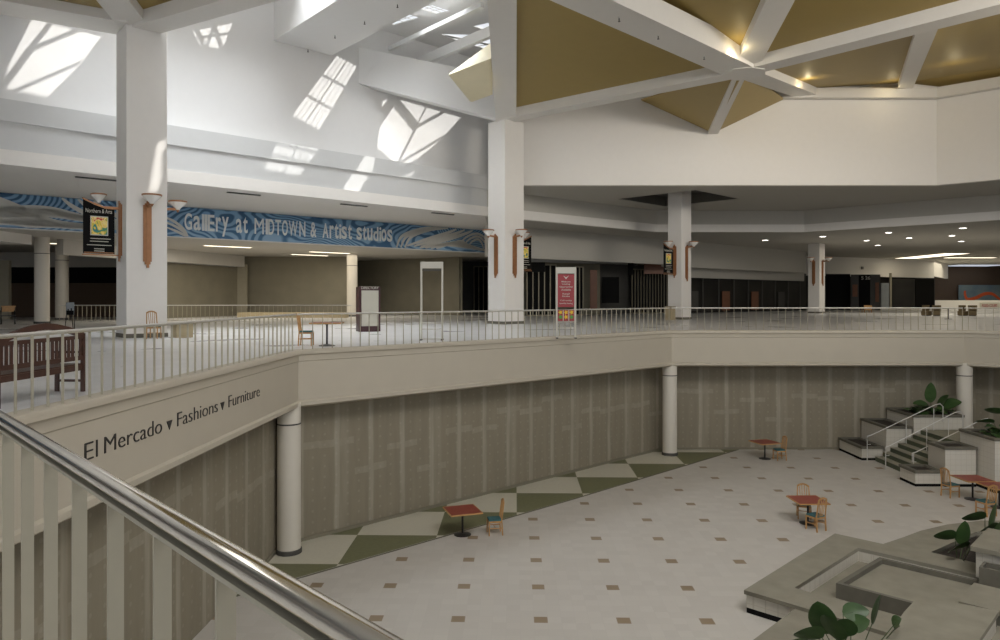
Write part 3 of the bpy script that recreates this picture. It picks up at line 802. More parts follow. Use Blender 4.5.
# frontage right of the middle column
BK = [XY(500, 60), XY(598, 64), XY(664, 68)]
wall('wall_bulkhead_middle', XY(488, 53.2), XY(670, 66.5), 10.15, 12.5, 'soffit', .4)
wall('wall_shop_middle', XY(505, 61), XY(600, 66), DECK, 10.2, 'dark_olive', .3)
wall('wall_shop_grey', XY(598, 67.5), XY(648, 72), DECK, 10.3, 'dark_grey', .3)
wall('wall_shop_dark', XY(640, 71.5), XY(690, 76), DECK, 10.4, 'dark_olive', .3)
gate(527, 60.5, 556, 61.5, 4.35, 5, 'barred shop gate between the middle column and the red poster stand', 'olive_light')
gate(576, 62.6, 583, 63, 4.25, 2, 'narrow barred gate just right of the red poster stand', 'olive_light')
gate(632, 69.5, 667, 72, 4.3, 12, 'dark shop gate of close bars left of the column under the diamond recess', 'dark_olive')
def flat_sign(name, label, cat, u0, u1, v0, v1, Y, mat, th=.15, text=None, tmat='orange'):
    a = P(u0, v1, Y); b_ = P(u1, v0, Y)
    t = thing(name, label, cat, (a.x, Y, a.z))
    w, h = b_.x-a.x, b_.z-a.z
    MB().box((w/2, 0, h/2), (w, th, h)).build('board', mat, t, .02)
    if text:
        o = text_mesh('text', text, w*.7, h*.4, tmat, t, ext=.01); o.location = (w*.15, -th/2-.01, h*.3)
    return t
flat_sign('shop_sign', 'dark shop sign above the barred gate, right of the middle column', 'sign', 526, 545, 262.5, 272, 58.8, 'black', text='SHOP'.title() if False else None)
flat_sign('shop_sign', 'dark reddish shop sign above the close-barred gate', 'sign', 644, 668, 264, 274, 69, 'copper_dark')
flat_sign('wall_screen', 'large black display opening on the grey shop wall', 'display', 602, 619, 277, 303, 66, 'black')
flat_sign('wall_screen', 'small black panel beside the grey shop wall', 'display', 628, 633, 262, 275, 68, 'black')
# orange stripe door
flat_sign('shop_door', 'dim reddish brown door leaf left of the grey shop wall', 'door', 590, 597, 270, 309, 64, 'copper_dark')
# right of the column under the recess
wall('wall_bulkhead_far', XY(665, 66.5), XY(806, 84), 10.0, 12.5, 'soffit', .4)
wall('wall_glass_shop', XY(684, 72), XY(806, 88), DECK, 10.05, 'store_glass', .3)
struct(MB().bar((*XY(688, 71.4), 9.6), (*XY(803, 87), 9.6), .3, 1.0).build('trim_11', 'soffit'))
def mullions(u0, Y0, u1, Y1, n, z1, label):
    a = Vector(XY(u0, Y0)); b_ = Vector(XY(u1, Y1)); d = b_-a; L = d.length
    t = thing('shopfront_frame', label, 'shopfront', (a.x, a.y, DECK), math.atan2(d.y, d.x))
    for i in range(n+1): MB().box((L*i/n, 0, (z1-DECK)/2), (.14, .1, z1-DECK)).build('mullion', 'dark_grey', t)
    MB().box((L/2, 0, z1-DECK-.08), (L, .12, .16)).build('transom', 'dark_grey', t)
    rs = random.Random(3)
    for i in range(n):
        if i % 2 == 0:
            MB().box((L*(i+.5)/n, .05, 1.2), (L/n*.5, .06, 2.0)).build('display_panel', rs.choice(['dark_grey', 'poster_grey', 'copper_dark']), t)
mullions(686, 71.6, 800, 86.5, 8, 9.6, 'dark glass shopfront right of the column under the diamond recess')
# far right frontage
wall('wall_bulkhead_right', XY(800, 92), XY(934, 104), 9.95, 12.5, 'white', .5)
wall('wall_bulkhead_return', XY(934, 104), XY(948, 118), 10.2, 12.5, 'white', .4)
wall('wall_shop_right', XY(800, 93), XY(935, 106), DECK, 10.1, 'store_glass', .3)
def shop(u0, u1, Y, v0, mat, label, name='storefront', cat='shopfront'):
    v1 = HV+1.55*F/Y
    return flat_sign(name, label, cat, u0, u1, v0, v1, Y, mat)
shop(826, 850, 91, 274, 'black', 'black shopfront just right of the smallest column')
sg = shop(851, 880, 90, 274.5, 'dark_grey', 'grey kiosk front with a small white sign and dark doorway')
b_ = sg.children[0]; w_ = 29/F*90
MB().box((w_*.45, -.12, 2.2), (w_*.38, .1, 4.2)).build('doorway', 'black', sg)
o = text_mesh('kiosk_sign', '5 26', w_*.3, .42, 'sign_white', sg, ext=.03); o.location = (w_*.33, -.2, 3.75)
MB().box((w_*.12, -.12, 2.4), (w_*.17, .06, 1.5)).build('orange_panel', 'copper_dark', sg)
MB().box((w_*.88, -.12, 2.2), (w_*.12, .06, 2.4)).build('orange_panel', 'copper_dark', sg)
shop(881, 889, 96, 283, 'poster_grey', 'narrow grey glass door beside the kiosk front', 'shop_door', 'door')
t = thing('white_post', 'thin white post between dark shopfronts at far right', 'post', (*XY(890.5, 97), DECK))
MB().box((0, 0, 2.4), (.22, .22, 4.8)).build('shaft', 'olive_light', t); MB().box((0, 0, .1), (.34, .34, .2)).build('foot', 'olive_light', t)
shop(892, 914, 99, 279, 'store_glass', 'dark shopfront between the white post and the white counter')
shop(915, 934, 100, 279, 'black', 'black shopfront above the end of the white counter')
t = thing('ceiling_vent', 'small dark grille high on the far white wall', 'vent', P(862.5, 268, 97.2), math.radians(40))
MB().box((0, 0, 0), (.75, .08, .35)).build('grille', 'vent_dark', t); MB().box((0, -.05, .0), (.7, .04, .04)).build('slat', 'soffit', t)
wall('wall_far', (-74, 148), (109, 148), 0, 23, 'brown_wall', .5)
wall('wall_far_right', (109, 148), (109, -24), 0, 23, 'white', .5)
wall('wall_far_left', (-74, -24), (-74, 148), 0, 23, 'white', .5)
wall('wall_far_brown', XY(915, 124), XY(1100, 124), DECK, 12.6, 'brown_wall', .4)
pt = flat_sign('wall_painting', 'long blue painting with an orange swirl on the brown far wall', 'painting', 958.5, 1030, 285, 301, 123.2, 'painting')
def pl(u, v): a = P(958.5, 301, 123.2); q = P(u, v, 123.2); return (q.x-a.x, q.z-a.z)
vs, fs = ribbon([pl(966, 286), pl(964.5, 293), pl(967, 299), pl(975, 298), (pl(984, 294)), pl(992, 294), pl(1002, 300), pl(1015, 296)], .55)
MB().slab([(p[0], -.1, p[2]) for p in vs[::2]]+[(p[0], -.1, p[2]) for p in vs[1::2]][::-1], (0, .02, 0)).build('orange_swirl', 'orange', pt)
wall('wall_food_court', XY(918, 106), XY(1100, 106), DECK, 6.75, 'white', .3)
t = flat_sign('menu_board', 'white counter sign with faint red and black writing at far right edge', 'sign', 980, 1000, 302.5, 312, 105.9, 'sign_white')
o = text_mesh('text', 'FOOD COURT', 2.2, .42, 'sign_red', t, ext=.01); o.location = (.25, -.1, .72)
o = text_mesh('text', 'OPEN', 1.9, .4, 'text_dark', t, ext=.01); o.location = (.35, -.1, .12)
# round columns on the deck
round_col(*XY(42, 43.2), .40, DECK, 10.75, 'thick round column nearest the bench, under the mural', 9.75)
round_col(*XY(62, 51), .42, DECK, 10.75, 'round column right behind the thickest round column', 9.75)
round_col(*XY(352, 59.5), .42, DECK, 10.75, 'round column behind the directory board', 9.75)
# low beige ledge behind the distant railing
struct(MB().bar((*XY(240, 56), 5.8), (*XY(347, 56), 5.8), 1.2, .4).build('trim_12', 'planter_tan'))

# light troughs under the mural ceiling, as bright strips
def strip_light(u, v, w, label, z=10.70, mat='lamp_warm', d=.35, rz=RZ):
    y = (z-EYE)*F/(HV-v)
    t = thing('ceiling_light', label, 'ceiling light', (*XY(u, y), z), rz)
    MB().box((0, 0, .02), (w+.16, d+.16, .06)).build('housing', 'white', t)
    MB().box((0, 0, -.015), (w, d, .02)).build('diffuser', mat, t)
    return t
for u, v, w, lab in ((68, 244, 3.4, 'bright ceiling strip left of the black banner'), (228, 246.5, 3.2, 'bright ceiling strip under the word Gallery'),
                     (182, 253, 2.6, 'bright ceiling strip touching the right edge of the left column'), (330, 252.5, 3.4, 'bright ceiling strip under the word Artist'),
                     (310, 255, 3.2, 'bright ceiling strip left of the round column behind the directory'), (178, 261, 2.6, 'faint ceiling strip low beside the left column')):
    strip_light(u, v, w, lab)
# round downlights in the right mezzanine ceiling
dl = None
for u, v, lab in ((765.3, 240.3, 'round downlight furthest left, right of the diamond recess'), (822.9, 236.6, 'round downlight just above the smallest column'),
                  (866.5, 240.6, 'left lower downlight of the middle trio'), (888.4, 232.7, 'upper downlight of the middle group'),
                  (877.7, 245.3, 'lowest and faintest downlight of the middle group'), (909, 238, 'right downlight of the middle group'),
                  (952, 235.8, 'left downlight of the right trio'), (963, 228.2, 'highest and brightest downlight of the right trio'), (961.2, 241.4, 'lowest downlight of the right trio')):
    y = (12.40-EYE)*F/(HV-v)
    loc = (*XY(u, y), 12.40)
    if dl is None:
        dl = thing('downlight', lab, 'ceiling light', loc, 0, 'round downlights in the right ceiling')
        MB().lathe([(.31, .06), (.31, 0), (.25, -.01), (.25, .05)], seg=20).build('trim_ring', 'white', dl)
        MB().lathe([(.25, .0), (.25, .04)], seg=20).build('lamp', 'lamp', dl)
    else: dup(dl, loc, 0, lab)
strip_light(930, 256, 2.9, 'bright oval ceiling light beyond the white counter', 12.42, 'lamp_warm', 11, 0)
strip_light(970, 257.7, 6.4, 'long thin bright ceiling cove at far right', 12.42, 'lamp_warm', 1.0, 0)
strip_light(974, 265.5, 8.5, 'pale bluish ceiling cove in front of the brown wall', 12.42, 'lamp_cool', 6.0, 0)
# slot vents in the ring soffit
for u, v, lab in ((97, 178.5, 'slot vent in the soffit left of the left column'), (244, 193.5, 'slot vent in the soffit above the word Midtown'), (354, 205, 'slot vent in the soffit above the word studios'), (443, 213.5, 'slot vent in the soffit nearest the middle column')):
    y = (12.38-EYE)*F/(HV-v)
    y = 5.31*F/(HV-v)
    t = thing('slot_vent', lab, 'vent', (*XY(u, y), 12.44), RZ, 'slot vents in the soffit above the mural')
    MB().box((0, 0, 0), (1.7, .16, .05)).build('slot', 'vent_dark', t); MB().box((0, .11, 0), (1.7, .03, .06)).build('lip', 'white', t)

# ------------------------------------------------------------------ furniture
def chair_parts(t, seat='teal'):
    L = .40; hw = .19; hd = .19
    for sx in (-1, 1):
        MB().bar((sx*hw, hd, 0), (sx*hw, hd, .43), .034, .034, (0, 1, 0)).build('leg', 'wood_light', t)
        MB().bar((sx*hw, -hd-.03, 0), (sx*hw, -hd, .45), .034, .036, (0, 1, 0)).bar((sx*hw, -hd, .44), (sx*(hw-.02), -hd-.07, .98), .032, .034, (0, 1, 0)).build('back_leg', 'wood_light', t)
    mb = MB()
    for k in range(8):
        a0 = -1+k/4; a1 = -1+(k+1)/4
        f = lambda a: (a*(hw-.02), -hd-.07-.012*(1-a*a), .97+.065*(1-a*a))
        mb.bar(f(a0), f(a1), .03, .05)
    mb.build('top_rail', 'wood_light', t)
    for k in range(4):
        x = -.105+k*.07; MB().bar((x*.75, -hd-.0, .46), (x*1.15, -hd-.075, 1.01), .018, .014, (0, 1, 0)).build('back_slat', 'wood_light', t)
    MB().box((0, 0, .41), (L, L, .05)).build('seat_frame', 'wood_light', t)
    MB().box((0, 0, .455), (.39, .39, .05)).build('seat', seat, t, .015)
    MB().bar((-hw, hd, .22), (-hw, -hd-.02, .22), .02, .025).bar((hw, hd, .22), (hw, -hd-.02, .22), .02, .025).bar((-hw, 0, .22), (hw, 0, .22), .02, .02).build('stretcher', 'wood_light', t)
def table_parts(t, s=.98):
    MB().box((0, 0, .735), (s-.05, s-.05, .034)).build('table_top', 'red_top', t)
    e = MB()
    for k in range(4):
        e.box((0, 0, 0), (.001, .001, .001)) if False else None
    h = s/2
    e.bar((-h, -h+.0125, .733), (h, -h+.0125, .733), .025, .04).bar((-h, h-.0125, .733), (h, h-.0125, .733), .025, .04).bar((-h+.0125, -h+.025, .733), (-h+.0125, h-.025, .733), .025, .04).bar((h-.0125, -h+.025, .733), (h-.0125, h-.025, .733), .025, .04)
    e.build('edge_band', 'wood_light', t)
    MB().lathe([(.26, 0), (.26, .015), (.10, .05), (.04, .06)], seg=24).build('base', 'blackmetal', t)
    MB().lathe([(.032, .05), (.032, .70)], seg=14).build('pedestal', 'blackmetal', t)
    MB().bar((-.3, 0, .705), (.3, 0, .705), .05, .025).bar((0, -.3, .705), (0, .3, .705), .05, .025).build('top_support', 'blackmetal', t)
tb = None
for x, y, r, lab, z, g in ((-1.13, 21.95, .34, 'red table on its own by the checkered floor band', 0, 1), (11.75, 32.3, .3, 'red table nearest the far wall', 0, 1),
                  (9.75, 23.05, .03, 'red table in the middle of the floor between two chairs', 0, 1), (16.75, 25.8, .03, 'red table of the pair by the stairs, the one further back', 0, 1),
                  (17.0, 24.78, .03, 'red table of the pair by the stairs, the nearer one', 0, 1), (-5.55, 23.35, .1, 'table seen through the balcony railing near the fascia corner', DECK, 1)):
    if tb is None:
        tb = thing('cafe_table', lab, 'table', (x, y, z), r, 'red square cafe tables'); table_parts(tb)
    else: dup(tb, (x, y, z), r, lab)
ch = None
# chair faces local +y
for x, y, r, z, lab in ((-.17, 22.03, 1.75, 0, 'wooden chair beside the red table at the checkered band'),
                   (12.3, 32.05, 1.7, 0, 'wooden chair right of the red table nearest the far wall'),
                   (9.86, 23.62, PI-.3, 0, 'wooden chair behind the middle red table, facing the camera'),
                   (9.72, 22.42, .45, 0, 'wooden chair in front of the middle red table, its back to the camera'),
                   (16.18, 26.15, -1.3, 0, 'wooden chair at the left side of the table pair by the stairs'),
                   (15.98, 23.95, .25, 0, 'wooden chair in front of the table pair, above the potted leaves'),
                   (18.3, 26.1, 2.0, 0, 'wooden chair behind the table pair at the right edge of the photo'),
                   (-6.25, 23.5, -1.5, DECK, 'wooden chair left of the table behind the balcony railing'),
                   (-13.05, 27.45, .12, DECK, 'wooden chair standing in front of the left square column')):
    if ch is None:
        ch = thing('slat_back_chair', lab, 'chair', (x, y, z), r, 'wooden slat-back chairs with teal seats'); chair_parts(ch)
    else: dup(ch, (x, y, z), r, lab)

# bench on the deck seen from behind
bn = thing('garden_bench', 'dark wooden garden bench with arched slatted back behind the left railing', 'bench', (-7.13, 11.07, DECK), math.radians(90-3))
# local: x along the bench, +y to the seat front
hl = .95
for sx in (-1, 1):
    MB().bar((sx*hl, -.2, 0), (sx*hl, -.2, .96), .05, .055, (0, 1, 0)).build('back_leg', 'wood_dark', bn)
    MB().bar((sx*hl, .24, 0), (sx*hl, .24, .64), .05, .055, (0, 1, 0)).build('leg', 'wood_dark', bn)
    MB().bar((sx*hl, -.2, .65), (sx*hl, .28, .65), .06, .035).build('armrest', 'wood_dark', bn)
    MB().bar((sx*hl, -.2, .18), (sx*hl, .24, .18), .03, .04).build('side_stretcher', 'wood_dark', bn)
MB().box((0, 0, .40), (2*hl, .04, .05)).box((0, -.19, .40), (2*hl, .04, .09)).box((0, .23, .40), (2*hl, .04, .09)).build('seat_frame', 'wood_dark', bn)
for k in range(5): MB().box((0, -.15+k*.095, .455), (2*hl, .075, .022)).build('seat_slat', 'wood_dark', bn)
mb = MB()
for k in range(14):
    a0, a1 = -1+k/7, -1+(k+1)/7
    f = lambda a: (a*hl, -.2, .945+.16*math.cos(a*PI/2)**1.2 if abs(a) < 1 else .945)
    mb.bar(f(a0), f(a1), .04, .10)
mb.box((0, -.2, .90), (2*hl, .035, .06)); mb.build('top_rail', 'wood_dark', bn)
MB().box((0, -.2, .56), (2*hl, .035, .07)).build('lower_rail', 'wood_dark', bn)
for k in range(19):
    x = -.88+k*1.76/18
    MB().box((x, -.2, .74), (.052, .02, .32)).build('back_slat', 'wood_dark', bn)

# tan planter box by the left column
t = thing('planter_box', 'low tan box standing right of the left square column', 'planter', (-12.35, 28.3, DECK), RZ)
MB().box((0, 0, .26), (.62, .62, .52)).build('box', 'planter_tan', t, .01); MB().box((0, 0, .535), (.68, .68, .03)).build('rim', 'olive_light', t)
t = thing('planter_box', 'beige waste bin left of the column under the diamond recess', 'bin', (*XY(670.5, 50.3), DECK), RZ)
MB().box((0, 0, .45), (.5, .5, .9)).build('box', 'planter_tan', t, .02); MB().box((0, 0, .92), (.54, .54, .06)).build('rim', 'olive_light', t)

# directory board
dx, dy = XY(359, 32.9)
t = thing('directory_board', 'maroon framed directory board with a blank pale panel on the upper deck', 'sign', (dx, dy, DECK), .42)
W = .98; Hh = 2.1
MB().box((.50, .33, 1.02), (W, .66, 2.04)).build('case', 'directory_frame', t, .01)
MB().box((.50, -.02, 1.06), (W-.2, .03, 1.62)).build('panel', 'directory_panel', t)
MB().box((.50, .2, 2.0), (W-.1, .3, .1)).build('header', 'directory_frame', t)
o = text_mesh('header_text', 'DIRECTORY', .8, .12, 'sign_white', t, ext=.01); o.location = (.10, -.02, 1.93)
# tall sign stands
def stand(x, y, lab, poster, rz=0, h=2.85, w=.82):
    t = thing('sign_stand', lab, 'sign stand', (x, y, DECK), rz)
    for sx in (-1, 1):
        MB().box((sx*(w/2-.03), 0, h/2), (.065, .07, h)).build('post', 'sign_white', t)
        MB().box((sx*(w/2-.03), 0, .02), (.07, .55, .04)).build('foot', 'dark_grey', t)
    MB().box((0, 0, h-.12), (w, .09, .24)).build('header', 'sign_white', t)
    MB().box((0, 0, h-.30), (w-.1, .05, .05)).build('clip_bar', 'dark_grey', t)
    MB().box((0, 0, .40), (w, .04, .03)).box((0, 0, .62), (w, .04, .03)).box((0, 0, .04), (w, .04, .03)).build('cross_bars', 'sign_white', t)
    if poster:
        p = MB().box((0, -.02, 1.81), (w-.14, .03, 1.24)).build('poster', 'sign_red', t)
        for zz, s_, ww, hh in ((2.12, 'Midtown', .34, .06), (2.02, 'Leasing', .30, .07), (1.91, 'Opportunities', .5, .075), (1.81, 'Available', .36, .07), (1.66, 'Retail', .26, .06), (1.57, 'Kiosks', .28, .06), (1.40, 'Call today', .44, .07), (1.29, 'Specialty leasing', .5, .07)):
            o = text_mesh('text', s_, ww, hh, 'sign_white', p, ext=.004, off=.01); o.location = (-ww/2, -.045, zz)
        MB().slab([(-.11, -.04, 2.38), (0, -.04, 2.24), (.11, -.04, 2.38), (0, -.04, 2.31)], (0, .01, 0)).build('logo', 'sign_white', p)
        q = MB().box((0, -.02, .87), (w-.14, .03, .42)).build('flower_strip', 'sign_red', t)
        for i in range(3):
            c = (-.21+i*.21, -.045, .87)
            for zz, m_ in ((.12, 'yellow'), (-.06, 'green')):
                vs = [(c[0]+.095*math.cos(k*PI/5)*(1 if k % 2 else .5), c[1], c[2]+zz+.095*math.sin(k*PI/5)*(1 if k % 2 else .5)) for k in range(10)]
                MB().slab(vs, (0, .01, 0)).build('flower', m_ if i != 1 else 'yellow', q)
            if i < 2: MB().box((c[0]+.105, -.042, .87), (.03, .012, .42)).build('divider', 'sign_white', q)
    return t
stand(-2.48, 26.5, 'tall empty sign stand with only its white frame, in front of the dark panelled wall', False)
stand(2.5, 27.6, 'tall sign stand with a red poster and flower strip, right of the middle column', True, h=2.7, w=.76)
# easel
t = thing('display_easel', 'small easel with a grey picture left of the left square column', 'easel', (*XY(70.5, 36), DECK), .2)
for sx in (-1, 1): MB().bar((sx*.22, -.1, 0), (sx*.12, 0, 1.3), .03, .03).build('leg', 'blackmetal', t)
MB().bar((0, .35, 0), (0, 0, 1.3), .03, .03).build('leg', 'blackmetal', t)
p = MB().box((0, -.05, 1.0), (.36, .03, .62)).build('picture', 'poster_grey', t)
MB().box((0, -.07, .80), (.34, .02, .22)).box((-.08, -.07, .93), (.05, .02, .12)).box((.06, -.07, .95), (.05, .02, .14)).build('dark_shapes', 'black', p)

# far seating beyond the right railing
bk = None
for u, Y, r, lab in ((926.5, 62, .4, 'woven tub chair, left of the pair at the left end of the white counter'), (936.5, 61.5, -.5, 'woven tub chair, right of the pair at the left end of the white counter'),
                     (963, 62, .4, 'woven tub chair, left of the pair near the faint sign'), (972.5, 61.3, -.6, 'woven tub chair, right of the pair near the faint sign')):
    loc = (*XY(u, Y), DECK)
    if bk is None:
        bk = thing('tub_chair', lab, 'armchair', loc, r, 'woven tub chairs beyond the right railing')
        MB().box((0, 0, .22), (.6, .6, .36)).build('seat', 'basket', bk, .04)
        mb = MB()
        for k in range(9):
            a0, a1 = PI+(-.15+k/9*1.3)*PI-.0, 0
        for k in range(10):
            a0 = -.1+k*(PI+.2)/10; a1 = -.1+(k+1)*(PI+.2)/10
            mb.bar((.3*math.cos(a0), .3*math.sin(a0), .62), (.3*math.cos(a1), .3*math.sin(a1), .62), .06, .55)
        mb.build('backrest', 'basket', bk); MB().box((0, 0, .03), (.5, .5, .06)).build('base', 'dark_grey', bk)
    else: dup(bk, loc, r, lab)
t = thing('cafe_table', 'small pedestal table seen against the white counter at right', 'table', (*XY(948.3, 52), DECK))
MB().lathe([(.36, .74), (.38, .75), (.36, .77)], seg=20).build('table_top', 'olive_light', t); MB().lathe([(.03, .03), (.03, .74)], seg=10).build('pedestal', 'blackmetal', t); MB().lathe([(.24, 0), (.24, .03)], seg=16).build('base', 'blackmetal', t)
t = thing('cafe_chair', 'small wooden chair against the dark kiosk doorway', 'chair', (*XY(868, 75), DECK))
MB().box((0, 0, .5), (.8, .06, .5)).build('backrest', 'wood_light', t)
for sx in (-1, 1):
    for sy in (0, .5): MB().bar((sx*.36, sy, 0), (sx*.36, sy, .5), .06, .06, (0, 1, 0)).build('leg', 'wood_light', t)
MB().box((0, .25, .5), (.8, .6, .06)).build('seat', 'wood_light', t)
# black easel/stroller silhouettes at far left edge
t = thing('folding_chair', 'dark metal folding chair at the far left edge behind the bench', 'chair', (*XY(8, 42), DECK), .5)
MB().box((0, 0, .5), (.7, .6, .05)).build('seat', 'blackmetal', t); MB().box((0, .3, .9), (.7, .04, .35)).build('backrest', 'wood_light', t)
for sx in (-1, 1): MB().bar((sx*.33, .3, 0), (sx*.33, -.25, .8), .04, .04).bar((sx*.33, -.3, 0), (sx*.33, .3, 1.0), .04, .04).build('leg', 'blackmetal', t)

# ------------------------------------------------------------------ stairs and stepped planters
def tile_planter(x0, x1, y0, y1, h, label, zb=0):
    t = thing('tiled_planter', label, 'planter', ((x0+x1)/2, (y0+y1)/2, zb))
    w, d = x1-x0, y1-y0; hh = h-zb
    MB().box((0, 0, hh/2), (w, d, hh-.2)).build('tiled_box', 'wall_tile', t)
    MB().box((0, 0, .05), (w+.015, d+.015, .10)).build('plinth', 'black', t)
    c = MB(); e = .04; b_ = .17
    c.box((0, -d/2+b_/2-e, hh-.05), (w+2*e, b_, .10)).box((0, d/2-b_/2+e, hh-.05), (w+2*e, b_, .10)).box((-w/2+b_/2-e, 0, hh-.05), (b_, d+2*e-2*b_, .0999)).box((w/2-b_/2+e, 0, hh-.05), (b_, d+2*e-2*b_, .0999))
    c.build('coping', 'concrete_dark', t)
    MB().box((0, 0, hh-.12), (w-2*b_+.1, d-2*b_+.1, .12)).build('soil', 'soil', t)
    return t
tile_planter(15.9, 16.83, 31.98, 34.1, .6, 'lowest tiled planter of the back row, at the foot of the stairs')
tile_planter(16.93, 18.03, 31.9, 34.1, 1.5, 'middle tiled planter of the back row beside the stairs')
tile_planter(18.13, 20.3, 31.9, 34.1, 2.0, 'tallest tiled planter of the back row, full of dark leaves')
tile_planter(15.72, 16.72, 27.55, 28.6, .6, 'lowest tiled planter of the front row, left of the red tables')
tile_planter(16.82, 17.98, 27.5, 28.6, 1.5, 'middle tiled planter of the front row behind the red tables')
tile_planter(18.08, 21.0, 26.6, 28.6, 2.0, 'tallest tiled planter of the front row at the right edge')
st = thing('staircase', 'short flight of green edged concrete steps between the tiled planters', 'stairs', (16.42, 30.25, 0))
for i in range(7):
    x0 = i*.33; z1 = .193*(i+1); ln = .33 if i < 6 else 4.0
    s_ = MB().box((x0+ln/2, 0, z1/2), (ln, 3.2, z1)).build('step', 'step_green', st)
    MB().box((x0+ln/2-.01, 0, z1+.008), (ln+.02, 3.2, .022)).build('tread', 'step_tread', s_)
def handrail(y, lab, x0, z0, x1, z1, posts, zf):
    t = thing('stair_handrail', lab, 'handrail', (x0, y, 0), 0, 'thin metal stair handrails')
    MB().tube([(0, 0, z0), (.15, 0, z0+.04), (x1-x0-.35, 0, z1-.03), (x1-x0-.12, 0, z1+.02), (x1-x0, 0, z1-.1), (x1-x0, 0, z1-.75)], .02, 8).build('rail', 'rail_steel', t)
    MB().tube([(0, 0, z0), (-.0, 0, z0-.35), (.15, 0, z0-.35)], .018, 8).build('end_loop', 'rail_steel', t)
    for px in posts:
        f_ = (px-x0)/(x1-x0); MB().tube([(px-x0, 0, zf(px)), (px-x0, 0, z0+(z1-z0)*f_)], .018, 8).build('post', 'rail_steel', t)
zfn = lambda x: 0 if x < 16.42 else .193*min(7, int((x-16.42)/.33)+1)
handrail(31.72, 'stair handrail on the far side, against the back planters', 16.0, 1.1, 19.3, 2.5, (16.0, 17.7, 18.9), zfn)
handrail(30.2, 'stair handrail running up the middle of the steps', 16.0, .95, 19.2, 2.4, (16.0, 17.7, 18.6), zfn)
handrail(28.78, 'stair handrail on the near side, beside the front planters', 16.3, 1.0, 19.4, 2.35, (16.35, 18.7), zfn)

# leaves
def leaf_mesh(mb, base, dirv, L, W, droop=.3, twist=0, cup=.18):
    base = Vector(base); d = Vector(dirv).normalized(); side = d.cross(Vector((0, 0, 1)))
    if side.length < .1: side = Vector((1, 0, 0))
    side.normalize(); side = Matrix.Rotation(twist, 3, d) @ side; nrm = side.cross(d).normalized()
    n = 9; vs = []; fs = []; k = 5
    for i in range(n+1):
        t = i/n; w = W/2*(math.sin(PI*min(1, t**.8*.97+.03)))**.62*(1-.12*t)
        if i == n: w = .002
        p = base+d*L*t-Vector((0, 0, 1))*droop*L*t*t
        for j in range(k):
            q = -1+2*j/(k-1)
            vs.append(p+side*w*q+nrm*(cup*w*abs(q)))
    for i in range(n):
        for j in range(k-1): fs.append((i*k+j, i*k+j+1, (i+1)*k+j+1, (i+1)*k+j))
    m_ = len(vs)
    vs2 = [v-nrm*.004 for v in vs]
    fs2 = [tuple(m_+a for a in f[::-1]) for f in fs]
    mb.add(vs+vs2, fs+fs2, True)
def plant(label, loc, leaves, name='leafy_plant', group=None, seed=1):
    t = thing(name, label, 'plant', loc, 0, group)
    for (bx, by, bz, dx, dy, dz, L, W, dr, tw) in leaves:
        mb = MB(); leaf_mesh(mb, (bx, by, bz), (dx, dy, dz), L*1.06, W*1.22, dr, tw); lf = mb.build('leaf', 'leaf', t)
        p0 = Vector((bx*.2, by*.2, -.12)); p1 = Vector((bx, by, bz)); mid = (p0+p1)/2+Vector((0, 0, .1*bz))
        MB().tube([p0, mid, p1, p1+Vector((dx, dy, dz)).normalized()*L*.4-Vector((0, 0, dr*L*.16))], [.012, .010, .008, .004], 6).build('stalk', 'stem', lf)
    return t
def rnd_leaves(n, spread, h, L, W, seed):
    r = random.Random(seed); out = []
    for i in range(n):
        a = i*2.4+r.uniform(-.3, .3); rr = spread*r.uniform(.3, 1); e = r.uniform(-.1, 1.1)
        l = L*r.uniform(.75, 1.15)
        out.append((rr*math.cos(a), rr*math.sin(a), h*r.uniform(.25, 1), math.cos(a), math.sin(a), e, l, W*r.uniform(.8, 1.15), .35, r.uniform(-.5, .5)))
    return out
# planter on the back row: tall leaves
plant('dark leafy plant with tall paddle leaves in the tallest back planter', (19.5, 32.8, 1.92),
      [(-.1, 0, .5, -.1, -.2, 1, .95, .42, .05, .2), (.25, 0, .25, .3, -.3, .9, .9, .45, .25, .7), (.35, -.2, .3, .5, -.5, .6, .9, .5, .3, .9), (-.3, -.1, .45, -1, -.2, .25, .75, .3, .2, -.6),
       (-.2, -.3, .15, -.8, -.5, .6, .6, .35, .3, .3), (0, -.3, .1, .1, -1, .5, .6, .4, .4, 0), (.5, 0, .1, 1, -.2, .3, .5, .35, .3, .2)]+rnd_leaves(12, .4, .3, .45, .26, 21), seed=3)
plant('low dark bushy plant left in the tallest back planter', (18.72, 32.6, 1.92), rnd_leaves(16, .25, .25, .42, .24, 5))
plant('leafy plant in the tallest front planter at the right edge', (19.15, 27.8, 1.92),
      [(-.3, 0, .45, -1, -.1, .25, .8, .36, .2, .5), (0, 0, .8, -.8, -.2, .3, .8, .4, .1, .5), (.1, 0, .3, .5, -.5, .6, .7, .4, .3, .2)]+rnd_leaves(10, .3, .3, .42, .26, 8))
plant('low dark plant beside the tallest front planter leaves', (18.55, 27.4, 1.92), rnd_leaves(12, .2, .2, .4, .24, 11))

